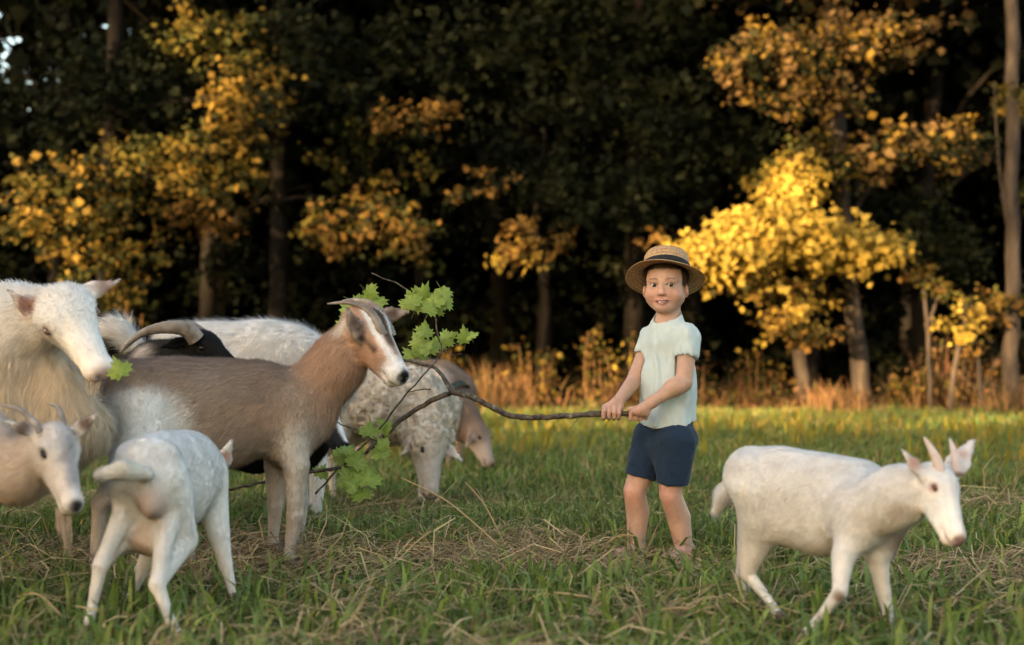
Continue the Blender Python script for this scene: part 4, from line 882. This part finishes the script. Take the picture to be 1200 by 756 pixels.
# woolly sheep grazing
hp, hm = P(500, 510, 6.55), P(508, 582, 6.38)
goat('sheep', 'grey curly woolled sheep grazing head down behind the branch', (-.62, 6.95, 0), A(.93, -.36, 0), .92,
     dict(body=(.60, .505, .40), leg=(.58, .5, .42), neck=(.56, .47, .37), head=(.34, .30, .26), face=(.36, .31, .26), muzzle=(.30, .25, .21), ear=(.62, .56, .5), inner=(.5, .42, .36)),
     (hp, hm, A(.75, -.6, .1)), neck=[P(492, 480, 6.72), P(500, 500, 6.65)], neck_r=(.17, .11), hscale=1.2, fat=1.18, wool=.024, h=.0085, nfur=26000, flen=.02, face_fur=.4,
     ears=[(P(468, 536, 6.5), A(.2, -.9, -.3)), (P(543, 541, 6.5), A(.1, -.95, .2))])

# brown goat with collar grazing farther back
hp, hm = P(556, 505, 8.62), P(578, 546, 8.45)
goat('goat', 'brown goat with a white muzzle and dark collar grazing behind the sheep', (-.60, 8.95, 0), A(.93, -.34, 0), 1.0,
     dict(body=(.15, .11, .085), neck=(.15, .10, .075), head=(.16, .115, .09), face=(.29, .23, .19), muzzle=(.25, .18, .15), ear=(.3, .22, .17), inner=(.2, .13, .1), leg=(.3, .22, .17), rump=(.5, .42, .36)),
     (hp, hm, A(.8, -.2, .35)), neck=[P(512, 462, 8.75), P(535, 485, 8.68)], neck_r=(.15, .085), h=.01, nfur=25000, flen=.02,
     ears=[(P(545, 525, 8.45), A(.2, -.9, 0)), (P(575, 505, 8.8), A(.2, -.9, 0))],
     collar=[(P(524, 473, 8.72), P(556, 505, 8.62) - P(505, 455, 8.75), .168, .04, M_COLLAR, 1.0), (P(538, 489, 8.67), A(.75, 0, -.1), .135, .025, M_STRAPG, 1.0)],
     spots=lambda W, H, HL: [(P(502, 452, 8.7), .12, (.66, .55, .45), .6), (H(1.0, 0, 0), HL * .09, (.12, .07, .06), .5)])

# ------------------------------------------------------------------ the boy
BD = 5.2; PX = BD / F_PX
def B(px, py, dy=0.0): return A((px - 600) * PX, BD + dy, CAM_H + (HOR - py) * PX)
SKIN = (0.45, 0.27, 0.19); SKIN2 = (0.465, 0.265, 0.19); HAIR = (0.10, 0.062, 0.034)
boy = empty('person', B(772, 655) * A(1, 1, 0), 'small boy in straw hat, pale green T-shirt and navy shorts pulling a leafy branch', 'person')
BR = lambda t: None
s = Sculpt()
hc = B(780, 337); hf = unit(A(-.29, -.96, .02)); hr = unit(np.cross(A(0, 0, 1), hf)) * 1.0; hu = np.cross(hf, hr); hu = hu if hu[2] > 0 else -hu
hr = A(-hf[1], hf[0], 0); hr = hr if hr[0] > 0 else -hr
def HD(r, u, f): return hc + PX * (r * hr + u * hu + f * hf)
AX = [hr, hu, hf]
def hell(r, u, f, a, b, c, col=SKIN, k=.008, neg=False): s.ell(HD(r, u, f), PX * A(a, b, c), AX, col, k, neg=neg)
hell(0, 9, -6, 24, 26, 29, SKIN)
hell(0, -6, 6, 22, 22, 17.5)
for q in (-1, 1):
    s.cone(HD(q * 14, -12, 2), PX * 9.2, HD(q * 4.5, -23, 13.5), PX * 6.8, SKIN, .012)
    hell(q * 12.2, -10.0, 13.0, 9.6, 8.2, 7.6, SKIN2, .012)
    s.cone(HD(q * 3, 8.2, 21.6), PX * 2.6, HD(q * 15, 7.2, 16.5), PX * 2.6, SKIN, .006)     # brow
    hell(q * 9.8, 1.4, 25.5, 6.0, 4.4, 5.5, SKIN, .005, True)                                # socket
    s.cone(HD(q * 5.0, 2.6, 22.6), PX * 1.0, HD(q * 9.8, 4.4, 22.9), PX * 1.0, SKIN, .0025); s.cone(HD(q * 9.8, 4.4, 22.9), PX * 1.0, HD(q * 14.6, 2.4, 20.2), PX * 1.0, SKIN, .0025)   # upper lid
    s.cone(HD(q * 5.4, -1.2, 22.4), PX * .9, HD(q * 13.6, -1.2, 20.6), PX * .9, SKIN, .0025)  # lower lid
    hell(q * 3.2, -8.7, 23.5, 2.5, 2.1, 2.6, SKIN2, .004)
    hell(q * 2.0, -10.2, 24.9, 1.2, .8, 1.2, (.3, .12, .08), .001, True)
    s.ell(HD(q * 24.0, -3, -3), PX * A(3.0, 9.0, 6.8), [unit(hr - q * hf * .5), hu, unit(hf + q * hr * .5)], SKIN2, .006)
    s.ell(HD(q * 26.7, -2, -.5), PX * A(1.8, 5.5, 3.6), [unit(hr - q * hf * .5), hu, unit(hf + q * hr * .5)], SKIN2, .004, neg=True)
s.cone(HD(0, 5, 22), PX * 2.6, HD(0, -6.8, 24.9), PX * 2.9, SKIN, .007)
hell(0, -7.8, 25.3, 3.1, 2.6, 2.6, SKIN2, .004)
hell(0, -24.6, 14.6, 7, 5.0, 6, SKIN, .01)
LIP = (.50, .22, .19)
s.cone(HD(-8.6, -15.4, 20.0), PX * 1.0, HD(0, -16.4, 24.6), PX * 1.3, LIP, .003); s.cone(HD(0, -16.4, 24.6), PX * 1.3, HD(8.6, -15.4, 20.0), PX * 1.0, LIP, .003)
s.cone(HD(-8.2, -16.0, 19.9), PX * 1.0, HD(0, -20.4, 23.4), PX * 1.5, LIP, .003); s.cone(HD(0, -20.4, 23.4), PX * 1.5, HD(8.2, -16.0, 19.9), PX * 1.0, LIP, .003)
s.cone(HD(-6.6, -17.0, 22.8), PX * 1.0, HD(0, -18.2, 24.2), PX * 1.1, (.2, .05, .05), .002, neg=True); s.cone(HD(0, -18.2, 24.2), PX * 1.1, HD(6.6, -17.0, 22.8), PX * 1.0, (.2, .05, .05), .002, neg=True)
# neck, trunk, limbs
s.cone(B(784, 352, .02), .043, B(784, 386, .015), .047, SKIN, .025)
s.cone(B(784, 400, .01), .075, B(778, 505, .0), .085, SKIN, .05, (unit(A(-.8, -.6, 0)), .75))
sL, sR = B(803, 397, -.085), B(766, 397, .085)
s.cone(sR, .034, sL, .034, SKIN, .03)
eL, wL = B(797, 447, -.125), B(759, 470, -.150)
s.chain([sL, eL, wL], [.034, .030, .0205], SKIN, .02); s.ell(B(787, 452, -.13), (.036, .03, .026), np.eye(3), SKIN, .03)
eR, wR = B(744, 447, .03), B(722, 470, -.095)
s.chain([sR, eR, wR], [.033, .030, .0205], SKIN, .02)
kR, aR = B(744, 576, .02), B(746, 646, .035)
kL, aL = B(784, 578, -.05), B(802, 652, -.03)
for (hipp, kn, an, q) in ((B(768, 520, .05), kR, aR, 1), (B(786, 520, -.05), kL, aL, -1)):
    s.chain([hipp, kn], [.064, .040], SKIN, .02)
    cf = kn * .62 + an * .38 + A(.012, .02, 0)
    s.cone(kn, .040, cf, .043, SKIN, .004); s.cone(cf, .043, an, .029, SKIN, .004)
    s.ell(kn + A(-.006, -.014, -.008), (.022, .022, .028), np.eye(3), SKIN2, .012)
    toe = unit(A(-.72, -.69, 0)); hl_ = an + A(.018, .02, 0); z0 = .022
    s.cone(A(*(an[:2] + A(.012, .012)), z0 + .006), .024, A(*(an[:2] + toe[:2] * .085), z0), .021, SKIN2, .02, (A(0, 0, 1), .8)); s.cone(an, .026, A(*(an[:2] + A(.012, .012)), z0 + .006), .026, SKIN, .02)
    sid = A(-toe[1], toe[0], 0)
    for j in range(5):
        a0 = A(*(an[:2] + toe[:2] * .085), z0 - .004) + sid * (j - 2) * .0105
        s.cone(a0, .0085, a0 + toe * (.034 - .0035 * abs(j - 1 if q > 0 else j - 3)), .0065, SKIN2, .003)
# hands closed round the branch (axis close to the picture plane)
bax = unit(B(702, 483, -.125) - B(762, 484, -.125)); bc = B(732, 483.5, -.125)
e1 = unit(A(0, -1, 0) - bax * np.dot(A(0, -1, 0), bax)); e2 = np.cross(bax, e1); e2 = e2 if e2[2] > 0 else -e2
def RB(px, ang, R): return B(px, 483.5, -.125) + R * (math.cos(ang) * e1 + math.sin(ang) * e2)
dg_ = math.radians
# far hand: palm over the top and back, four fingers coming round the front and under
pal = [B(717, 473, -.105), B(714, 479, -.09)]
s.cone(wR, .021, B(715, 475, -.112), .021, SKIN2, .012); s.cone(B(707, 476, -.112), .013, B(724, 477, -.112), .015, SKIN2, .012)
for j, (px, r) in enumerate(((704.5, .0078), (710.5, .0080), (716.4, .0078), (722, .0070))):
    R = .0125 + r * .9
    ps = [RB(px + 1.0, dg_(75), R + .003), RB(px, dg_(25 - 6 * j), R + .002), RB(px, dg_(-38), R), RB(px + .6, dg_(-105), R)]
    s.chain(ps, [r * 1.12, r * 1.05, r * .98, r * .85], SKIN2, .0035)
s.chain([B(722, 477, -.09), RB(716, dg_(170), .022), RB(708, dg_(215), .021)], [.011, .0095, .008], SKIN2, .005)     # thumb behind
# near hand: back of the hand to the viewer, fingers wrapped underneath, thumb laid along the top
s.cone(wL, .0205, B(747, 478, -.156), .021, SKIN2, .012); s.cone(B(738, 480, -.150), .0135, B(752, 482, -.152), .016, SKIN2, .012)
for j, (px, r) in enumerate(((735.5, .0080), (741.5, .0082), (747.3, .0080), (752.8, .0070))):
    R = .0125 + r * .9
    ps = [RB(px + .6, dg_(18), R + .004), RB(px, dg_(-48), R + .003), RB(px, dg_(-112), R), RB(px + .5, dg_(-170), R)]
    s.chain(ps, [r * 1.12, r * 1.05, r * .98, r * .85], SKIN2, .0035)
s.chain([B(750, 475, -.14), RB(741, dg_(72), .021), RB(732.5, dg_(62), .0205)], [.011, .0092, .0078], SKIN2, .005)
V, Q = s.mesh(.0031, 1)
C, FL, CB = s.weights(V, .006)
br = (.17, .105, .065)
sp = []
for q in (-1, 1):
    sp += [(HD(q * 5, 8.2, 22.8), HD(q * 10, 9.4, 22.0), PX * 1.0, br, .7), (HD(q * 10, 9.4, 22.0), HD(q * 15.5, 8.2, 18), PX * .9, br, .7), (HD(q * 5.0, 2.9, 22.8), HD(q * 9.8, 4.2, 23.2), PX * .65, (.08, .05, .04), .5), (HD(q * 9.8, 4.2, 23.2), HD(q * 14.6, 2.5, 20.6), PX * .7, (.08, .05, .04), .5),
           (HD(q * 12.5, -9, 20), PX * 6, (.50, .265, .18), .9), (HD(q * 6, -2.5, 22), HD(q * 13, -3, 20), PX * 1.2, (.47, .27, .20), .8), (HD(q * 2.0, -10.2, 24.9), PX * 1.4, (.28, .12, .09), .6), (HD(q * 27, -1, -2), PX * 4, (.50, .25, .19), .8)]
sp += [(HD(-6.8, -16.9, 21.6), HD(0, -18.2, 22.8), PX * 1.15, (.09, .03, .027), .5), (HD(0, -18.2, 22.8), HD(6.8, -16.9, 21.6), PX * 1.15, (.09, .03, .027), .5), (HD(0, -8, 29), PX * 3.5, (.60, .32, .25), .9)]
sp += [(k + A(-.015, -.04, 0), .04, (.55, .29, .21), .8) for k in (kR, kL)]
C = paint(V, C, sp)
# hair on sides, back and top; its forehead band paints the brim's shadow
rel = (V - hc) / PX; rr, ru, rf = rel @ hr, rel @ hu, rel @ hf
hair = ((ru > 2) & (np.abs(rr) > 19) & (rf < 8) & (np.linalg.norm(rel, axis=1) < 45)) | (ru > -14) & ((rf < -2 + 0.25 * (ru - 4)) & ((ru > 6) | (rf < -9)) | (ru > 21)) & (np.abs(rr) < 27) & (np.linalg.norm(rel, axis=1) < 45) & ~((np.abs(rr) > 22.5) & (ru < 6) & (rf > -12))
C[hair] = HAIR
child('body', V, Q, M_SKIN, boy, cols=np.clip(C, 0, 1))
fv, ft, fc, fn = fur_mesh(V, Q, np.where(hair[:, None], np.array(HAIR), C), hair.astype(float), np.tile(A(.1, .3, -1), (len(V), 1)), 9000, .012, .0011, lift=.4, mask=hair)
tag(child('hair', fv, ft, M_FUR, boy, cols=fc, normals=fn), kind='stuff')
for q in (-1, 1):
    ec = HD(q * 9.8, 1.4, 18.8); ev, ef = sphere(ec, PX * 4.0, 20, 14)
    eye = child('eye', ev, ef, M_EYEW, boy)
    g = unit(A(-.03, -1, -.06)); gu = unit(A(0, 0, 1) - g * g[2]); gr = np.cross(gu, g); a = np.linspace(0, 2 * np.pi, 20, endpoint=False)
    rings = [ec + g * PX * math.sqrt(16 - r * r) * 1.012 + PX * r * (np.cos(a)[:, None] * gr + np.sin(a)[:, None] * gu) for r in (2.4, 1.2)]
    Vv = np.concatenate(rings + [[ec + g * PX * 4.07]]); Fq = [(j, (j + 1) % 20, 20 + (j + 1) % 20, 20 + j) for j in range(20)]; Ft = [(20 + j, 20 + (j + 1) % 20, 40) for j in range(20)]
    child('iris', Vv, [np.array(Fq), np.array(Ft)], M_IRIS, eye)
tv = Acc()
for j in range(4):
    c = HD((j - 1.5) * 1.9, -17.9, 22.6 - .22 * (j - 1.5) ** 2); bv, bf = sphere(c, 1.0, 8, 6); bv = c + (bv - c) * PX * A(.95, .7, 1.25); tv.add(bv, bf)
tv.build('teeth', plain('tooth', (.52, .48, .43), .3), boy)
# T-shirt
MINT = (.46, .525, .52)
t = Sculpt(); sn = unit(A(-.8, -.6, 0))
t.cone(B(784, 404, .012), .088, B(783, 450, .005), .098, MINT, .05, (sn, .80)); t.cone(B(783, 450, .005), .098, B(783, 512, .0), .113, MINT, .06, (sn, .86))
t.cone(B(768, 394, .07), .042, B(799, 394, -.065), .044, MINT, .035); t.cone(B(784, 374, .012), .056, B(784, 400, .012), .078, MINT, .035)
dl = unit(eL - sL)
t.cone(sL, .044, sL + dl * .058, .0445, MINT, .03); t.cone(sR, .043, sR + unit(eR - sR) * .055, .042, MINT, .03)
t.cone(sL + dl * .045, .039, sL + dl * .16, .041, MINT, .002, neg=True); t.cone(sR + unit(eR - sR) * .042, .036, sR + unit(eR - sR) * .16, .038, MINT, .002, neg=True)
t.cone(B(783, 348, .005), .050, B(781, 370, -.005), .0505, MINT, .004, neg=True)
for (a, b, r) in ((B(765, 405, -.05), B(770, 470, -.09), .006), (B(808, 420, -.07), B(796, 500, -.09), .007), (B(812, 440, .0), B(805, 505, -.05), .007), (B(780, 455, -.1), B(764, 498, -.09), .007)):
    t.cone(a, r, b, r * .8, MINT, .02)
V, Q = t.mesh(.0036, 1, cuts=[(B(780, 501, -.1), unit(A(.12, .22, -1)))])
N = vnormals(V, Q)
V = V + N * (.0055 * vnoise(V * A(1, 1, .4) + A(.3, .1, 0) * V[:, 2:], .035, 4) + .003 * vnoise(V * A(1.6, 1.6, .6), .02, 6))[:, None]
C = np.tile(np.array(MINT), (len(V), 1))
child('shirt', V, Q, M_CLOTH, boy, cols=C)
# shorts
NAVY = (.014, .028, .055)
t = Sculpt()
t.cone(B(784, 500, .0), .094, B(780, 518, .0), .096, NAVY, .04, (sn, .9))
dR, dL = unit(kR - B(764, 515, .055)), unit(kL - B(790, 515, -.055))
hR_, hL_ = B(767, 515, .045), B(790, 515, -.05)
t.cone(hR_, .078, B(748, 566, .02), .055, NAVY, .012); t.cone(hL_, .080, B(785, 572, -.05), .055, NAVY, .012)
V, Q = t.mesh(.0038, 1, cuts=[(B(745, 558, 0), unit(A(-.28, 0, -1))), (B(780, 567, 0), unit(A(.02, 0, -1)))])
N = vnormals(V, Q); V = V + N * (.005 * vnoise(V * A(1.2, 1.2, .4) + A(.4, 0, 0) * V[:, 2:], .035, 14) + .0015 * vnoise(V, .014, 16))[:, None]
child('shorts', V, Q, M_CLOTH, boy, cols=np.tile(np.array(NAVY), (len(V), 1)))
# cord bracelet on the far wrist
c = wR * .8 + B(715, 475, -.112) * .2; ax = unit(wR - eR); u = unit(np.cross(ax, A(0, 0, 1))); v = np.cross(ax, u); a = np.linspace(0, 2 * np.pi, 25)
tvv, tq, tt = tube(c + .0222 * (np.cos(a)[:, None] * u + np.sin(a)[:, None] * v), np.full(25, .0018), 6, cap=False); child('bracelet', tvv, tq, M_CORD, boy)
# straw hat
m, nt, b = mat_base('straw_weave'); Nn_, Ll = nt.nodes, nt.links
tc = Nn_.new('ShaderNodeTexCoord'); at = Nn_.new('ShaderNodeAttribute'); at.attribute_name = 'Col'
sepr = Nn_.new('ShaderNodeSeparateColor'); Ll.new(at.outputs['Color'], sepr.inputs['Color'])
wv = Nn_.new('ShaderNodeMath'); wv.operation = 'MULTIPLY'; wv.inputs[1].default_value = 150; Ll.new(sepr.outputs[0], wv.inputs[0])
sn_ = Nn_.new('ShaderNodeMath'); sn_.operation = 'SINE'; Ll.new(wv.outputs[0], sn_.inputs[0])
nz = Nn_.new('ShaderNodeTexNoise'); nz.inputs['Scale'].default_value = 110; Ll.new(tc.outputs['Object'], nz.inputs['Vector'])
ad = Nn_.new('ShaderNodeMath'); ad.operation = 'MULTIPLY_ADD'; ad.inputs[1].default_value = 0.11; Ll.new(sn_.outputs[0], ad.inputs[0]); Ll.new(nz.outputs['Fac'], ad.inputs[2])
cr = Nn_.new('ShaderNodeValToRGB'); cr.color_ramp.elements[0].position = .2; cr.color_ramp.elements[0].color = (.24, .125, .05, 1); cr.color_ramp.elements[1].position = .75; cr.color_ramp.elements[1].color = (.50, .32, .165, 1)
Ll.new(ad.outputs[0], cr.inputs['Fac']); Ll.new(cr.outputs['Color'], b.inputs['Base Color']); b.inputs['Roughness'].default_value = .65; b.inputs['Specular IOR Level'].default_value = .25
bp = Nn_.new('ShaderNodeBump'); bp.inputs['Strength'].default_value = .7; bp.inputs['Distance'].default_value = .003; Ll.new(ad.outputs[0], bp.inputs['Height']); Ll.new(bp.outputs['Normal'], b.inputs['Normal'])
M_STRAW = m
ho = B(781, 321, .025); hn = unit(A(.09, .40, .92)); hx = unit(A(1, 0, -.09)); hx = unit(hx - hn * np.dot(hx, hn)); hy = np.cross(hn, hx)
prof = [(0, 29.5), (10, 29.3), (19, 28.2), (24, 25.5), (26, 21), (27, 12), (27.8, 4), (29, 1), (32, 0), (38, -1.6), (43, -3.6), (46.5, -5.8), (47, -6.6), (46, -6.6), (42.5, -4.6), (37.5, -2.6), (31.5, -1.0), (28, -.4), (26.4, 4), (25.6, 12), (24.6, 20.5), (22.8, 24.4), (18.5, 27), (10, 28.1), (0, 28.3)]
seg = 64; V = []; C = []; arc = 0
for i, (r, z) in enumerate(prof):
    if i: arc += math.hypot(r - prof[i - 1][0], z - prof[i - 1][1])
    for j in range(seg):
        th = 2 * math.pi * j / seg; wob = (1.2 * math.sin(2 * th + .6) + .7 * math.sin(3 * th + 2)) * max(0, r - 29) / 17
        V.append(ho + PX * (r * (1.0 * math.cos(th) * hx + 1.04 * math.sin(th) * hy) + (z + wob) * hn)); C.append((arc / 110, 0, 0))
F = [(i * seg + j, i * seg + (j + 1) % seg, (i + 1) * seg + (j + 1) % seg, (i + 1) * seg + j) for i in range(len(prof) - 1) for j in range(seg)]
hat = child('straw_hat', np.array(V), np.array(F), M_STRAW, boy, cols=np.array(C))
V = []
for (r, z) in ((28.4, 2.6), (27.9, 10.6), (28.5, 10.6), (29.0, 2.6)):
    for j in range(seg):
        th = 2 * math.pi * j / seg; V.append(ho + PX * (r * (math.cos(th) * hx + 1.04 * math.sin(th) * hy) + z * hn))
F = [(i * seg + j, i * seg + (j + 1) % seg, ((i + 1) % 4) * seg + (j + 1) % seg, ((i + 1) % 4) * seg + j) for i in range(4) for j in range(seg)]
child('ribbon', np.array(V), np.array(F), M_RIBBON, hat)

# ------------------------------------------------------------------ the maple branch
branch = empty('maple_branch', P(400, 560, 5.25) * A(1, 1, 0), 'crooked maple branch with green leaves held by the boy and reaching to the goats', 'branch')
def limb(name, pts, r0, r1, n=30, seg=10, knob=.12):
    q = spline(pts, n); rad = np.linspace(r0, r1, n) * (1 + knob * vnoise(q, .02, 3)); q = q + .0015 * RNG.normal(size=q.shape)
    V, Q, T = tube(q, rad, seg); return child(name, V, [Q, T], M_TWIG, branch)
limb('main_stem', [B(754, 484, -.125), B(732, 483.5, -.125), B(690, 484, -.12), B(640, 488, -.10), B(602, 487, -.08), B(575, 476, -.06), B(552, 464, -.04), B(528, 459, -.02)], .0100, .0112, 50, 12, .2)
limb('side_limb', [B(532, 459, -.02), B(505, 470, .0), B(470, 492, .05), B(440, 520, .08), B(408, 546, .09), B(360, 556, .08), B(310, 566, .05), B(262, 576, .05)], .0105, .005, 46, 10, .2)
limb('side_limb', [B(530, 460, -.02), B(518, 440, .02), B(505, 430, .06), B(478, 424, .10), B(446, 414, .15)], .0095, .004, 26)
limb('twig', [B(366, 582, .1), B(400, 545, .08), B(440, 508, .02), B(470, 470, -.02), B(496, 440, .0), B(516, 413, .03), B(512, 390, .06), B(505, 365, .08), B(470, 335, .10), B(432, 318, .12)], .0042, .0022, 46, 7)
limb('twig', [B(516, 413, .03), B(530, 406, .02), B(544, 402, .0)], .0022, .0014, 8, 6)
limb('twig', [B(520, 408, .03), B(530, 416, .02), B(541, 414, .0)], .002, .0012, 8, 6)
limb('twig', [B(676, 485, -.12), B(673, 492, -.13), B(667, 500, -.135)], .0025, .0012, 8, 6)
limb('twig', [B(350, 558, .08), B(335, 572, .04), B(322, 588, .02), B(306, 582, 0)], .0045, .002, 14, 7)
limb('twig', [B(440, 520, .08), B(426, 508, .03), B(408, 500, -.02), B(396, 494, -.04)], .004, .002, 12, 7)
limb('twig', [B(505, 456, .01), B(490, 458, .0), B(478, 459, -.02)], .003, .0015, 8, 6)
# maple leaf: five pointed lobes, slightly cupped
half = [(0, -.30), (.12, -.36), (.34, -.44), (.30, -.28), (.60, -.22), (.50, -.06), (.74, .12), (.52, .14), (.56, .34), (.34, .26), (.30, .34), (.24, .30), (.26, .56), (.14, .52), (0, .86)]
pts2 = half + [(-x, y) for x, y in half[-2:0:-1]]
def leaf_mesh(seed):
    rg = np.random.default_rng(seed); Pn = np.array(pts2) + rg.normal(size=(len(pts2), 2)) * .02
    cen = A(0, -.02); V = [A(cen[0], cen[1], 0)]
    for f in (.5, 1.0):
        for p in Pn:
            q = cen + (p - cen) * f; V.append(A(q[0], q[1], -.28 * abs(q[0]) * (1 if seed % 2 else .5) - .22 * q[1] ** 2 + .05 * math.sin(5 * q[0] + seed) * f))
    m_ = len(Pn); T = [(0, 1 + j, 1 + (j + 1) % m_) for j in range(m_)]; Qd = [(1 + j, 1 + m_ + j, 1 + m_ + (j + 1) % m_, 1 + (j + 1) % m_) for j in range(m_)]
    V = np.array(V); n0 = len(V)
    st, sq_, stt = tube([A(0, -.30, 0), A(.02, -.55, -.05), A(.0, -.85, -.16)], [.012, .012, .010], 5)
    col = np.vstack([np.tile(A(.24, .31, .055), (n0, 1)) * (1 + .15 * rg.normal(size=(n0, 1))), np.tile(A(.22, .20, .06), (len(st), 1))])
    V = np.vstack([V, st])
    me = mk('leaf', V, [np.array(Qd + []), np.array(T), sq_ + n0, stt + n0], M_MAPLE, cols=np.clip(col, .01, 1))
    d = me.data; bpy.data.objects.remove(me); return d
LM = [leaf_mesh(k) for k in range(4)]
LEAVES = [  # px, py, dy, size in photo px, turn, tilt away, sideways tilt
    (482, 352, .06, 30, 200, 20, 10), (494, 345, .08, 32, 160, -15, 25), (508, 352, .07, 30, 185, 30, -10), (518, 342, .09, 30, 20, 20, 20), (503, 362, .04, 26, 150, 10, 30), (474, 358, .1, 24, 230, 25, 0), (520, 354, .1, 24, 330, 30, 20),
    (497, 388, .05, 28, 170, 20, 20), (487, 400, .08, 26, 210, 10, -20), (502, 408, .06, 30, 185, 25, 10), (490, 414, .12, 26, 150, 20, 20), (524, 396, .0, 26, 120, 10, 10), (545, 396, .0, 28, 190, -10, 40), (478, 416, .14, 26, 220, 25, 10), (512, 402, .1, 24, 140, 20, 0),
    (404, 362, .22, 36, 150, 20, 10), (411, 353, .25, 34, 60, 10, 20), (433, 352, .24, 32, 30, 20, -10), (397, 376, .22, 28, 200, 20, 10), (420, 350, .26, 30, 10, 15, 10), (389, 408, .24, 20, 170, 10, 20),
    (432, 505, .0, 28, 170, 25, 10), (450, 500, .02, 26, 220, 20, 20), (446, 530, -.02, 30, 190, 30, 0), (418, 540, -.02, 34, 150, 20, 15), (408, 560, -.03, 34, 210, 25, -10), (432, 560, -.04, 40, 180, 35, 10), (396, 535, .03, 26, 110, 20, 10), (425, 578, -.03, 34, 200, 50, 10), (372, 556, .08, 24, 150, 20, 10)]
rl = random.Random(3)
LEAVES += [(a + rl.uniform(-13, 13), b_ + rl.uniform(-12, 12), c + rl.uniform(-.05, .07), s_ * rl.uniform(.6, .95), t_ + rl.uniform(-50, 50), rl.uniform(-30, 50), rl.uniform(-45, 45)) for (a, b_, c, s_, t_, e_, f_) in LEAVES if rl.random() < .75]
for i, (px, py, dy_, sz, turn, tilt, side) in enumerate(LEAVES):
    o = bpy.data.objects.new('leaf', LM[i % 4]); COL.objects.link(o); o.parent = branch
    p = B(px, py, dy_); sc_ = sz * PX / 1.42
    mt = Matrix.Rotation(math.radians(90 - tilt), 4, 'X'); mt = Matrix.Rotation(math.radians(side), 4, 'Z') @ mt @ Matrix.Rotation(math.radians(turn - 180), 4, 'Z')
    o.matrix_local = Matrix.Translation(Vector(p) - branch.location) @ mt @ Matrix.Scale(sc_, 4)
# the leaf the big white goat is eating
bl = bpy.data.objects.new('maple_leaf', LM[1]); COL.objects.link(bl)
bl.matrix_world = Matrix.Translation(Vector(P(140, 434, 4.0))) @ Matrix.Rotation(math.radians(10), 4, 'Z') @ Matrix.Rotation(math.radians(80), 4, 'X') @ Matrix.Rotation(math.radians(25), 4, 'Z') @ Matrix.Scale(.058, 4)
tag(bl, 'green maple leaf hanging from the mouth of the big white goat', 'leaf')
